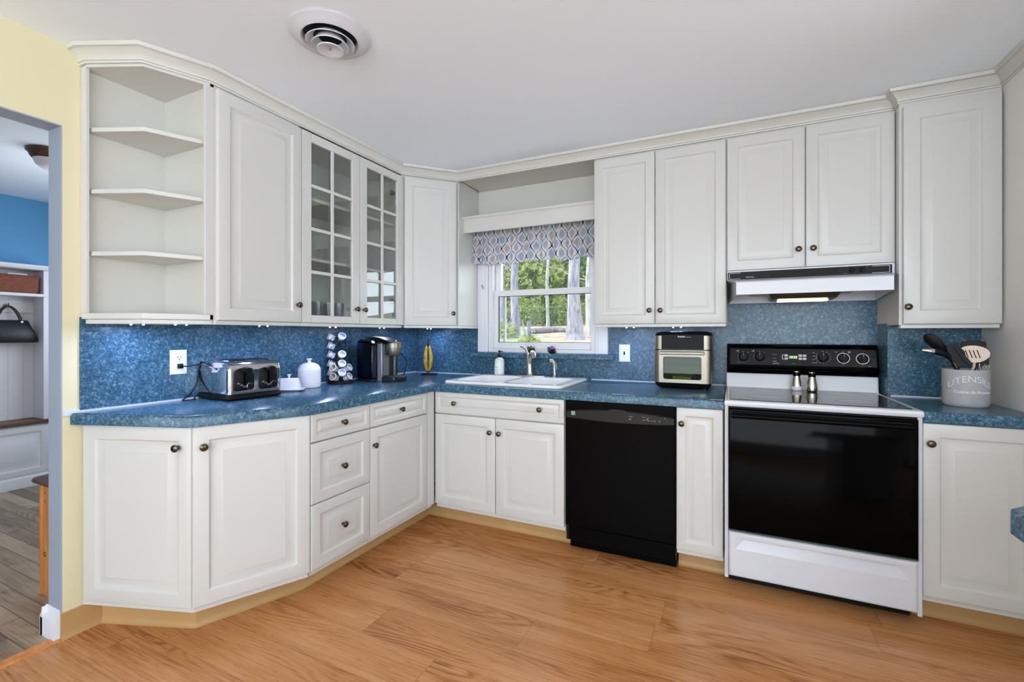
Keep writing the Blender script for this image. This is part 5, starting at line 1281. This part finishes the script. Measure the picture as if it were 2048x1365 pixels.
# ---------------------------------------------------------------- utensil crock and utensils
CR = Vector((3.415, -0.440, ZK))
t = thing('utensil_crock', 'grey stoneware utensil crock with white lettering at the right wall', 'crock', CR)
M['stone'] = simple('grey_stoneware', rgb(176, 176, 178), 0.6, var=0.06, vscale=35)
r_ = 0.080
build('crock_body', MB().lathe([(0.070, 0.0), (0.076, 0.005), (r_, 0.018), (r_, 0.164), (0.0785, 0.166), (0.072, 0.166), (0.0715, 0.15), (0.070, 0.02), (0.0, 0.016)], 56, CR, cap=False), 'stone', t)
av = math.atan2(-3.217-CR.y, 2.46-CR.x)+0.05
def arch_fn(x, y, d):
    a = av+0.17+x/r_; z = 0.126-((x)**2)*5.2+y*(1.0)
    return (CR.x+(r_+0.0004+d)*math.cos(a), CR.y+(r_+0.0004+d)*math.sin(a), CR.z+z)
text('lettering', 'UTENSILS', 0.040, None, 'white_ink', t, 0.0004, fn=arch_fn, spacing=0.96)
text('lettering', 'Cuisine de Provence', 0.0190, None, 'white_ink', t, 0.0004, fn=lambda x, y, d: (CR.x+(r_+0.0004+d)*math.cos(av+0.34+x/r_), CR.y+(r_+0.0004+d)*math.sin(av+0.34+x/r_), CR.z+0.068+y), spacing=0.9, bold=0.0003)
M['beige'] = simple('beige_nylon', rgb(226, 208, 190), 0.5)
def W3(dx, dy, z): return (CR.x+dx, CR.y+dy, CR.z+z)
# blade orientation faces the room
nF = Vector((math.cos(av), math.sin(av), 0.12)).normalized(); uF = Vector((0, 0, 1)).cross(nF).normalized(); vF = nF.cross(uF)
def blade(c, outline, th, roll=0.0, nrm=None):
    n1 = nrm or nF; u1 = Vector((0, 0, 1)).cross(n1).normalized(); v1 = n1.cross(u1)
    c = Vector(c); cr_, sr_ = math.cos(roll), math.sin(roll)
    A = [c+u1*(x*cr_-y*sr_)+v1*(x*sr_+y*cr_) for x, y in outline]
    return MB().loft([[tuple(p-n1*th/2) for p in A], [tuple(p+n1*th/2) for p in A]])
def oval(a, b, n=28, egg=0.0): return [(a*math.cos(2*PI*k/n)*(1+egg*math.sin(2*PI*k/n)), b*math.sin(2*PI*k/n)) for k in range(n)]
t2 = thing('slotted_spoon', 'beige slotted nylon turner standing in the grey crock', 'spoon', W3(0, -0.03, 0.02))
cen = Vector(W3(0.018, -0.030, 0.236))
bl = blade(cen, oval(0.050, 0.038, egg=0.12), 0.004, roll=-0.10)
bm = bmesh.new(); L_ = []
u1, v1 = uF, vF
def P2(x, y, off): return tuple(cen+u1*x+v1*y+nF*off)
outl = [(x*math.cos(-.10)-y*math.sin(-.10), x*math.sin(-.10)+y*math.cos(-.10)) for x, y in oval(0.050, 0.038, 28, 0.12)]
slots = []
for k in range(4):
    x_ = -0.022+k*0.0125; tl_ = -0.006
    slots.append([(x_-0.0018+0.004, -0.018), (x_+0.0018+0.004, -0.018), (x_+0.0018-0.006, 0.018), (x_-0.0018-0.006, 0.018)])
for off in (-0.002, 0.002): ring_face(bm, [P2(x, y, off) for x, y in outl], [[P2(x, y, off) for x, y in s_] for s_ in slots])
bm.verts.index_update(); sp_ = MB(); sp_.add([tuple(v.co) for v in bm.verts], [tuple(v.index for v in f.verts) for f in bm.faces]); bm.free()
for L_ in [outl]+slots: sp_.loft([[P2(x, y, -0.002) for x, y in L_], [P2(x, y, 0.002) for x, y in L_]], False, False)
build('slotted_blade', sp_, 'beige', t2, angle=30)
build('handle', MB().tube([tuple(cen-vF*0.036), tuple(cen-vF*0.055-nF*0.006), W3(0.0, -0.005, 0.10), W3(-0.01, 0.02, 0.022)], [0.006, 0.005, 0.005, 0.005], 8), 'beige', t2)
def utensil(name, label, cat, base, neck, mat='matte_black', r=0.006): 
    u = thing(name, label, cat, base); build('handle', MB().tube([base, ((base[0]+neck[0])/2, (base[1]+neck[1])/2, (base[2]+neck[2])/2), neck], [r*0.8, r, r*0.8], 8), mat, u); return u
u = utensil('spatula', 'long black solid spoon leaning far left out of the crock', 'spoon', W3(0.030, 0.010, 0.024), W3(-0.060, 0.020, 0.240))
build('spoon_bowl', MB().loft([[tuple(Vector(W3(-0.060-0.075*s, 0.020, 0.240+0.085*s))+Vector((0.75*w_*c1, -0.4*w_*c1, 0.62*w_*c1))+Vector((0.2, 0.9, 0.1))*(0.004*d_)) for c1, d_ in ((-1, 0), (-.6, -1), (0, -1.5), (.6, -1), (1, 0), (0, .6))] for s, w_ in ((0, 0.006), (0.2, 0.016), (0.5, 0.025), (0.8, 0.024), (0.95, 0.014), (1.0, 0.004))]), 'matte_black', u, angle=60)
u = utensil('ladle', 'black utensil with shiny metal end sticking out left of the crock', 'utensil', W3(0.035, -0.015, 0.024), W3(-0.050, -0.020, 0.205), 'steel', 0.005)
build('grip', MB().tube([W3(-0.050, -0.020, 0.205), W3(-0.075, -0.022, 0.232), W3(-0.105, -0.026, 0.244), W3(-0.128, -0.028, 0.246)], [0.008, 0.013, 0.015, 0.012], 12), 'matte_black', u)
build('grip_end', MB().tube([W3(-0.122, -0.031, 0.2455), W3(-0.142, -0.034, 0.2475), W3(-0.166, -0.038, 0.251)], [0.0135, 0.012, 0.005], 12), 'chrome', u)
u = utensil('turner', 'black folded nylon turner standing upright at the left of the crock', 'turner', W3(-0.015, -0.010, 0.024), W3(-0.035, -0.020, 0.190))
build('blade', blade(W3(-0.043, -0.030, 0.225), [(-0.030, 0.052), (0.006, 0.058), (0.030, 0.020), (0.036, -0.048), (0.004, -0.050), (-0.020, -0.010)], 0.006, 0.10), 'matte_black', u, bevel=0.0015)
build('blade_fold', blade(W3(-0.020, -0.046, 0.220), [(-0.030, 0.048), (-0.014, 0.044), (0.024, -0.030), (0.020, -0.040), (0.0, -0.022)], 0.005, 0.10), 'matte_black', u, bevel=0.0015)
u = utensil('spatula', 'wide black spatula behind the beige slotted turner in the crock', 'spatula', W3(0.02, 0.02, 0.024), W3(0.035, 0.010, 0.190))
build('blade', blade(W3(0.048, 0.004, 0.262), [(-0.060, 0.010), (-0.054, 0.030), (-0.006, 0.036), (0.020, 0.028), (0.028, -0.010), (0.030, -0.075), (-0.010, -0.085), (-0.048, -0.040)], 0.005, 0.0), 'matte_black', u, bevel=0.0015)
u = thing('whisk', 'steel wire whisk loops at the right of the crock', 'whisk', W3(0.03, -0.03, 0.03))
mb = MB()
for k in range(3):
    a = k*PI/3; pts = [Vector(W3(0.040, -0.040, 0.155))+Vector((math.cos(a), math.sin(a), 0))*0.018*math.sin(PI*s)*1.0+Vector((0.012*s, -0.012*s, 0.036*math.sin(PI*s))) for s in [q/12 for q in range(13)]]
    mb.tube([tuple(p) for p in pts], 0.0012, 6)
build('wire_loops', mb, 'chrome', u); build('handle', MB().tube([W3(0.046, -0.046, 0.156), W3(0.02, 0.0, 0.03)], 0.006, 8), 'steel', u)
u = thing('serving_fork', 'thin steel utensil tip rising above the beige turner', 'utensil', W3(0.03, 0.0, 0.02))
build('tine', MB().tube(smooth_path([W3(0.030, 0.0, 0.022), W3(0.045, -0.01, 0.20), W3(0.060, -0.030, 0.270), W3(0.050, -0.034, 0.302), W3(0.040, -0.034, 0.318)]), 0.0018, 6), 'steel', u)

# ---------------------------------------------------------------- tumblers in the glass cabinet
proto = None
gl = [(0.20, -1.395), (0.20, -1.315), (0.20, -1.235), (0.20, -1.155), (0.275, -1.36), (0.275, -1.28), (0.275, -1.20), (0.275, -1.12)]
gln = ['back row tumbler, far left, behind the left glass door', 'back row tumbler, second from left, in the glass cabinet', 'back row tumbler, third from left, in the glass cabinet', 'back row tumbler beside the door stile in the glass cabinet',
       'front row tumbler, far left, behind the left glass door', 'front row tumbler, second from left, in the glass cabinet', 'front row tumbler, third from left, in the glass cabinet', 'front row tumbler beside the door stile in the glass cabinet']
for i, (x, y) in enumerate(gl):
    if proto is None:
        proto = build('drinking_glass', MB().lathe([(0.024, 0.0), (0.026, 0.004), (0.031, 0.110), (0.0295, 0.110), (0.0245, 0.010), (0.0, 0.008)], 24, (x, y, ZU0+0.0165), cap=False), 'tumbler', None); o = proto
        base0 = o.location.copy(); p0 = (x, y)
    else:
        o = proto.copy(); COL.objects.link(o); o.location = base0+Vector((x-p0[0], y-p0[1], 0))
    tag(o, 'clear '+gln[i], 'drinking glass', 'tumblers in the glass cabinet')

# ---------------------------------------------------------------- peninsula at the right edge
t = thing('peninsula', 'corner of a blue laminate peninsula top entering at the right edge', 'peninsula', (3.4, -2.4, 0))
pp = [(2.930, -3.05), (2.930, -2.035), (2.972, -1.992), (3.90, -1.992), (3.90, -3.05)]
build('peninsula_top', worktop('x', pp, '', 0.004).setT(Matrix.Identity(4)), 'lam', t, angle=30)
build('body', MB().box(3.26, 3.85, -3.0, -2.05, 0.0005, 0.868), 'cab', t, smooth=False)

# ---------------------------------------------------------------- mudroom furniture
t = thing('mudroom_cubby', 'white built-in mudroom cubby with bench, beadboard back and shelf', 'cubby', (-2.8, -2.2, 0))
CX0, CX1, CY0, CY1 = -2.903, -2.700, -3.0, -1.402
mb = MB(); mb.box(CX0, CX1-0.012, CY0, CY1, 0.0, 0.505)
build('bench_base', mb, 'white_trim', t, smooth=False)
fp = MB()
TF = frame((CX1, 0, 0), (0, 1, 0), (1, 0, 0))
for a0, a1 in ((-2.98, -2.20), (-2.18, -1.405)):
    d_ = build('bench_panel', put(raised_panel(a1-a0, 0.40, 0.012, 0.05), TF @ Matrix.Translation((a0, 0, 0.095))), 'white_trim', t)
mb = MB(); mb.loft([[(CX1+b, y, z) for b, z in ((-0.012, 0), (0.008, 0), (0.008, 0.075), (0.002, 0.088), (-0.004, 0.0945), (-0.012, 0.0945))] for y in (CY0, CY1)]); build('plinth', mb, 'white_trim', t)
build('bench_seat', MB().box(CX0, CX1+0.020, CY0, CY1+0.012, 0.506, 0.534), 'seat_wood', t, bevel=0.004)
mb = MB()
for k in range(17): y_ = CY0+k*0.0935; mb.box(CX0, CX0+0.012, y_+0.0025, y_+0.091, 0.5345, 1.80)
mb.box(CX0-0.001, CX0+0.009, CY0, CY1, 0.5345, 1.80)
build('beadboard_back', mb, 'white_trim', t, bevel=0.002)
for a0 in (CY0, -2.22, CY1-0.042):
    build('upright', MB().box(CX0+0.013, CX1-0.002, a0, a0+0.042, 0.5345, 1.768), 'white_trim', t, bevel=0.002)
build('shelf', MB().box(CX0+0.013, CX1+0.006, CY0, CY1+0.012, 1.550, 1.573), 'white_trim', t, bevel=0.002)
build('hook_rail', MB().box(CX0+0.0125, CX0+0.028, CY0+0.043, CY1-0.043, 1.42, 1.52), 'white_trim', t, bevel=0.002)
mb = MB(); mb.loft([[(CX0, y0_, z), (CX1+b, y0_, z), (CX1+b, y1_, z), (CX0, y1_, z)] for b, z, y0_, y1_ in ((0, 1.769, CY0, CY1), (0.010, 1.775, CY0, CY1+0.008), (0.018, 1.792, CY0, CY1+0.014), (0.018, 1.807, CY0, CY1+0.014))]); build('crown', mb, 'white_trim', t, smooth=False)
def coat_hook(y, z=1.475):
    h = thing('coat_hook', 'dark metal coat hook on the mudroom cubby', 'hook', (CX0+0.03, y, z))
    build('hook', MB().tube(smooth_path([(CX0+0.030, y, z), (CX0+0.060, y, z-0.012), (CX0+0.080, y, z+0.004), (CX0+0.078, y, z+0.018)]), 0.004, 8), 'bronze', h)
    build('hook_plate', MB().lathe([(0.016, 0), (0.014, 0.004)], 16, (CX0+0.0285, y, z), axis='x'), 'bronze', h); return h
coat_hook(-1.612)['label'] = 'dark coat hook holding the black handbag in the mudroom'
# wicker basket
def mat_wicker():
    tt = NT('wicker'); p = tt.pos(); s = tt.n('ShaderNodeSeparateXYZ'); tt.l(p, s.inputs[0])
    a = tt.math('SINE', tt.math('MULTIPLY', s.outputs[2], 420.0)); b = tt.math('SINE', tt.math('MULTIPLY', s.outputs[1], 150.0))
    f = tt.math('ADD', tt.math('MULTIPLY', tt.math('MULTIPLY', a, b), 0.5), 0.5)
    nz = tt.noise(p, 60, 3); f2 = tt.math('ADD', tt.math('MULTIPLY', f, 0.6), tt.math('MULTIPLY', nz, 0.4))
    tt.set(tt.ramp(f2, [(0.2, rgb(84, 38, 26)), (0.8, rgb(160, 88, 62))]), 0.6); tt.bump(f, 0.6, 0.004); return tt.m
M['wicker'] = mat_wicker()
t = thing('wicker_basket', 'reddish brown wicker basket on the mudroom cubby shelf', 'basket', (-2.88, -1.70, 1.5735))
def bl_(i, z): return [(-2.795+x, -1.706+y, z) for x, y, _ in rrect(-0.082+i, 0.085-i, -0.24+i, 0.24-i, 0.02, 0, 4)]
build('basket', MB().loft([bl_(0.008, 1.5740), bl_(0.0, 1.60), bl_(-0.002, 1.710), bl_(0.012, 1.712), bl_(0.014, 1.59)]), 'wicker', t)
build('rim', MB().loft([bl_(-0.006, 1.704), bl_(-0.009, 1.711), bl_(-0.004, 1.7185), bl_(0.010, 1.7185), bl_(0.0105, 1.7125)]), 'wicker', t)
o = build('white_packet', MB().box(-2.78, -2.75, -1.640, -1.525, 1.6, 1.735), 'plate', None, bevel=0.003); tag(o, 'white box standing in the wicker basket', 'box')
o = build('white_cloth', MB().lathe([(0.02, 0.0), (0.028, 0.03), (0.022, 0.055), (0.0, 0.062)], 12, (-2.78, -1.70, 1.68), cap=False), 'plate', None); tag(o, 'small white rolled item in the basket at the picture edge', 'cloth')
# handbag
t = thing('handbag', 'black leather handbag hanging from a hook in the mudroom', 'handbag', (-2.82, -1.62, 1.17))
M['leather'] = simple('black_leather', rgb(28, 32, 38), 0.4, var=0.1, vscale=50)
def hb(i, z, y0, y1, hd, xc=-2.822): return [(xc+x, (y0+y1)/2+y, z) for x, y, _ in rrect(-hd+i, hd-i, -(y1-y0)/2+i, (y1-y0)/2-i, 0.014, 0, 4)]
build('bag_body', MB().loft([hb(0.006, 1.172, -1.800, -1.450, .056), hb(0, 1.182, -1.802, -1.448, .058), hb(0, 1.27, -1.775, -1.474, .044), hb(0, 1.352, -1.748, -1.500, .020), hb(0.004, 1.356, -1.748, -1.500, .018)]), 'leather', t, angle=50)
for dx in (0.020, -0.020):
    build('bag_handle', MB().tube(smooth_path([(-2.822+dx, -1.682, 1.345), (-2.822+dx, -1.676, 1.38), (-2.826+dx, -1.650, 1.440), (-2.834+dx, -1.612, 1.468), (-2.826+dx, -1.576, 1.440), (-2.822+dx, -1.548, 1.38), (-2.822+dx, -1.542, 1.345)]), 0.0055, 8), 'leather', t)
mb = MB()
for y_ in (-1.682, -1.542): build('bag_ring', MB().lathe([(0.008, 0), (0.008, 0.004)], 12, (-2.801, y_, 1.342), axis='x'), 'chrome', t)
build('bag_logo', MB().box(-2.8015, -2.8000, -1.632, -1.592, 1.324, 1.329), 'grey_ink', t)
# ceiling lamp
t = thing('ceiling_lamp', 'bronze flush-mount ceiling lamp in the mudroom, half hidden by the jamb', 'lamp', (-1.393, -1.857, 2.3845))
c_ = (-1.393, -1.857, 2.3845)
build('lamp_base', MB().lathe([(0.115, -0.0005), (0.115, -0.012), (0.104, -0.022), (0.098, -0.040), (0.086, -0.055), (0.08, -0.05)], 40, c_), 'dark_wood', t)
build('lamp_shade', MB().lathe([(0.084, -0.0555), (0.074, -0.085), (0.048, -0.108), (0.0, -0.116)], 32, c_, cap=False), 'plate', t)
# pine bench/cabinet edge with dark object
t = thing('pine_stool', 'knotty pine stool with dark wooden top just inside the doorway', 'stool', (-0.52, -2.0, 0))
build('stool_top', MB().loft([[(x, y, z) for x, y, _ in rrect(-0.560+i, -0.165-i, -2.232+i, -1.78-i, 0.03, 0, 5)] for i, z in ((0.022, 0.534), (0.004, 0.538), (0.0, 0.548), (0.006, 0.558), (0.020, 0.562))]), 'dark_wood', t)
build('side_panel', MB().box(-0.530, -0.505, -2.205, -1.81, 0.0005, 0.5335), 'pine', t, bevel=0.002)
build('side_panel', MB().box(-0.225, -0.200, -2.205, -1.81, 0.0005, 0.5335), 'pine', t, bevel=0.002)
build('front_panel', MB().box(-0.504, -0.226, -2.200, -2.180, 0.0005, 0.5335), 'pine', t, bevel=0.001)
kn = MB()
for z, s in ((0.487, .006), (0.448, .005), (0.196, .012)): kn.lathe([(s, 0), (0.0, 0.0006)], 14, (-0.487, -2.2003, z), axis='y', cap=False)
build('knots', put(kn, Matrix.Identity(4)), 'gap', t)
t = tag(build('black_bowl', MB().lathe([(0.05, 0.0), (0.11, 0.03), (0.145, 0.09), (0.150, 0.14), (0.143, 0.14), (0.10, 0.04), (0.0, 0.012)], 36, (-0.345, -2.045, 0.5625), cap=False), 'matte_black'), 'dark round bowl on the pine stool behind the door jamb', 'bowl')

# ---------------------------------------------------------------- outside: woods behind the window
def mat_ground():
    tt = NT('leaf_litter'); p = tt.pos(); a = tt.noise(p, 5.5, 4, 0.65); b = tt.noise(p, 0.5, 2)
    c = tt.ramp(a, [(0.30, rgb(70, 58, 50)), (0.68, rgb(146, 132, 120)), (0.44, rgb(112, 92, 80)), (0.54, rgb(132, 114, 102))])
    tt.set(tt.mix(tt.ramp(b, [(0.42, (0, 0, 0, 1)), (0.62, (0.9, 0.9, 0.9, 1))]), c, tt.ramp(a, [(0.3, rgb(62, 76, 50)), (0.7, rgb(116, 128, 92))])), 0.9); return tt.m
def mat_bark(name, c0, c1):
    tt = NT(name); v = tt.mapv(tt.pos(), (26, 26, 3.2)); f = tt.noise(v, 1.0, 4, 0.7, 0.6)
    tt.set(tt.ramp(f, [(0.32, c0), (0.62, c1)]), 0.9); tt.bump(f, 0.6, 0.03); return tt.m
def mat_leaf(name, c0, c1):
    tt = NT(name); f = tt.noise(tt.pos(), 7.0, 3, 0.7); col = tt.ramp(f, [(0.3, c0), (0.7, c1)]); tt.set(col, 0.7)
    tr = tt.n('ShaderNodeBsdfTranslucent'); tt.l(col, tr.inputs[0]); mx = tt.n('ShaderNodeMixShader'); mx.inputs[0].default_value = 0.45
    out = [n for n in tt.t.nodes if n.type == 'OUTPUT_MATERIAL'][0]
    tt.l(tt.b.outputs[0], mx.inputs[1]); tt.l(tr.outputs[0], mx.inputs[2]); tt.l(mx.outputs[0], out.inputs[0]); return tt.m
M['ground'] = mat_ground()
M['bark'] = mat_bark('grey_bark', rgb(66, 62, 72), rgb(130, 127, 138)); M['birch'] = mat_bark('pale_bark', rgb(96, 93, 94), rgb(152, 150, 150))
M['leaf1'] = mat_leaf('bright_leaves', rgb(98, 114, 60), rgb(158, 166, 104)); M['leaf2'] = mat_leaf('mid_leaves', rgb(72, 94, 52), rgb(128, 144, 88)); M['leaf3'] = mat_leaf('straw_twigs', rgb(128, 118, 92), rgb(168, 158, 132))
def gz(x, y):
    s = max(0.0, y-1.2)
    return 0.95+0.055*s+0.003*s*s+0.03*math.sin(x*1.3+y*.7)+0.02*math.sin(x*2.9-y*1.7)
vs, fs = [], []; NX, NY = 90, 70
for j in range(NY+1):
    for i in range(NX+1):
        x = -26+40*i/NX; y = 0.35+30*(j/NY)**1.4; vs.append((x, y, gz(x, y)))
for j in range(NY):
    for i in range(NX): a = j*(NX+1)+i; fs.append((a, a+1, a+NX+2, a+NX+1))
o = build('ground', MB().add(vs, fs), 'ground', recalc=False); tag(o, 'leaf-littered woodland slope outside the window', None, None, 'structure')
def camp(u, v, d):   # a point of the woods measured along the photo's sight line
    t_ = math.radians(25.57); F = Vector((-math.sin(t_), math.cos(t_), 0)); R = Vector((math.cos(t_), math.sin(t_), 0))
    return Vector((2.46, -3.217, 1.243))+(F+R*((u-1024)/921.6)-Vector((0, 0, 1))*((v-668.4)/921.6))*d
def tree(u, d, r, flare, mat, label, lean=0.0, h=9.0, base_dz=0.0, branches=True):
    p = camp(u, 668.4, d); z0 = gz(p.x, p.y)-0.15+base_dz; rnd = random.Random(int(u*7))
    t = thing('tree', label, 'tree', (p.x, p.y, z0))
    pts, R_ = [], []
    for k in range(15):
        s = (k/14)**1.6; pts.append((p.x+lean*s*h+0.03*math.sin(k*1.3)*(k > 2), p.y, z0+h*s)); R_.append(r*(1-0.35*s)+flare*math.exp(-s*h/0.35))
    mb = MB().tube(pts, R_, 18); 
    build('trunk', mb, mat, t)
    if branches:
        mb = MB()
        for k in range(9):
            z = z0+1.2+rnd.random()*4.5; a = rnd.random()*2*PI; L = 0.7+rnd.random()*1.4
            q = [Vector((p.x+lean*(z-z0), p.y, z))]
            for s in range(1, 5): q.append(q[-1]+Vector((math.cos(a)*L/4, math.sin(a)*L/4, 0.10+rnd.uniform(-.1, .12))))
            mb.tube([tuple(x) for x in q], [r*0.22, r*.15, r*.10, r*.06, 0.004], 6)
        build('branches', mb, mat, t)
    return t
tree(1031, 8.6, 0.072, 0.03, 'bark', 'slim grey trunk left of centre in the window')
tree(1096, 10.5, 0.036, 0.02, 'birch', 'thin pale birch in the middle of the window', 0.0)
tree(1150, 8.0, 0.100, 0.13, 'bark', 'large flared grey trunk right of centre in the window')
tree(1181, 9.0, 0.075, 0.06, 'birch', 'pale trunk at the right edge of the window')
tree(1006, 9.8, 0.05, 0.03, 'bark', 'thin trunk at the left edge of the window')
tree(1068, 15, 0.06, 0.03, 'bark', 'distant thin trunk between the slim trunk and the birch')
tree(1122, 17, 0.07, 0.03, 'birch', 'distant pale trunk between birch and large trunk')
def leaves(name, label, u, v, d, rad, n, size, mat, cat='shrub', flat=1.0, seed=0):
    rnd = random.Random(seed+int(u)); c = camp(u, v, d); vs = []; fs = []
    for k in range(n):
        while True:
            q = Vector((rnd.uniform(-1, 1), rnd.uniform(-1, 1), rnd.uniform(-1, 1)))
            if q.length <= 1: break
        p = c+Vector((q.x*rad, q.y*rad, q.z*rad*flat))
        if p.z < gz(p.x, p.y)+0.02: continue
        a = Vector((rnd.uniform(-1, 1), rnd.uniform(-1, 1), rnd.uniform(-1, 1))).normalized(); b = a.cross(Vector((rnd.uniform(-1, 1), rnd.uniform(-1, 1), rnd.uniform(-1, 1)))).normalized()
        s = size*rnd.uniform(0.6, 1.3); k0 = len(vs)
        vs += [tuple(p-a*s), tuple(p+b*s*0.5), tuple(p+a*s), tuple(p-b*s*0.5)]; fs.append((k0, k0+1, k0+2, k0+3))
    t = thing(name, label, cat, (c.x, c.y, gz(c.x, c.y))); t['kind'] = 'thing'
    build('leaves', MB().add(vs, fs), mat, t, smooth=False, recalc=False)
    g0 = gz(c.x, c.y); mb = MB()
    for k in range(5):
        a = rnd.random()*2*PI; mb.tube([(c.x, c.y, g0-0.02), (c.x+0.3*rad*math.cos(a), c.y+0.3*rad*math.sin(a), (g0+c.z)/2+0.1), (c.x+0.6*rad*math.cos(a), c.y+0.6*rad*math.sin(a), max(c.z, g0+0.3)+0.3*rad)], [0.02, 0.014, 0.005], 5)
    build('stems', mb, 'bark', t)
    return t
leaves('tree_foliage', 'bright green foliage mass left in the upper window', 1015, 520, 14, 2.0, 2600, 0.11, 'leaf1', 'tree')
leaves('tree_foliage', 'green foliage mass behind the birch in the upper window', 1075, 540, 16, 2.3, 3200, 0.12, 'leaf2', 'tree')
leaves('tree_foliage', 'yellow-green foliage mass behind the big trunk', 1130, 520, 18, 2.5, 3000, 0.13, 'leaf1', 'tree')
leaves('tree_foliage', 'foliage mass at the right edge behind the window', 1190, 560, 17, 2.4, 2800, 0.13, 'leaf2', 'tree')
leaves('tree_foliage', 'straw-coloured twigs on the far slope', 1105, 590, 20, 3.0, 2600, 0.12, 'leaf3', 'tree')
leaves('tree_foliage', 'high pale green canopy closing the top of the window view', 1090, 380, 20, 5.0, 5200, 0.17, 'leaf1', 'tree')
leaves('tree_foliage', 'green foliage mass beyond the left side of the window', 800, 540, 15, 2.6, 2200, 0.13, 'leaf2', 'tree')
leaves('tree_foliage', 'pale foliage mass far beyond the left side of the window', 560, 540, 17, 3.0, 2200, 0.14, 'leaf1', 'tree')
leaves('tree_foliage', 'green foliage mass beyond the right side of the window', 1390, 540, 15, 2.8, 2400, 0.13, 'leaf2', 'tree')
leaves('tree_foliage', 'pale foliage mass far beyond the right side of the window', 1650, 540, 17, 3.2, 2400, 0.14, 'leaf1', 'tree')
tree(1300, 9.5, 0.11, 0.10, 'bark', 'grey trunk outside beyond the right side of the window')
tree(1480, 12.0, 0.10, 0.08, 'bark', 'far grey trunk outside beyond the right side of the window')
tree(860, 10.5, 0.10, 0.08, 'bark', 'grey trunk outside beyond the left side of the window')
leaves('shrub', 'low green bush left of the thin birch', 1062, 638, 12.0, 0.55, 1400, 0.045, 'leaf2', seed=2)
leaves('shrub', 'green bush between birch and large trunk', 1126, 632, 12.0, 0.5, 1300, 0.045, 'leaf2', seed=3)
leaves('shrub', 'small bush at the foot of the slim grey trunk', 1008, 668, 8.2, 0.26, 700, 0.03, 'leaf1', seed=4)
leaves('shrub', 'small bush at the lower middle of the window', 1058, 684, 7.0, 0.18, 500, 0.022, 'leaf1', flat=0.6, seed=5)
leaves('shrub', 'bush behind the foot of the pale right trunk', 1176, 640, 12.5, 0.6, 1200, 0.045, 'leaf2', seed=6)
p = camp(1105, 669, 9.5); q = camp(1060, 672, 8.9); g = camp(1148, 664, 9.4)
M['log'] = mat_bark('fallen_log_bark', rgb(60, 56, 60), rgb(116, 110, 112))
o = build('fallen_log', MB().tube([(a.x, a.y, gz(a.x, a.y)+0.04) for a in (q, p, g)], [0.07, 0.075, 0.06], 12), 'log'); tag(o, 'grey fallen log lying on the leaf litter outside', 'log')
q = camp(1118, 600, 10.8); p = camp(1100, 655, 10.2)
o = build('leaning_branch', MB().tube([(p.x, p.y, gz(p.x, p.y)), tuple(q)], [0.015, 0.010], 6), 'gap'); tag(o, 'thin dark branch leaning beside the birch', 'branch')
# neighbouring window wall pieces of the rear are outside the frame
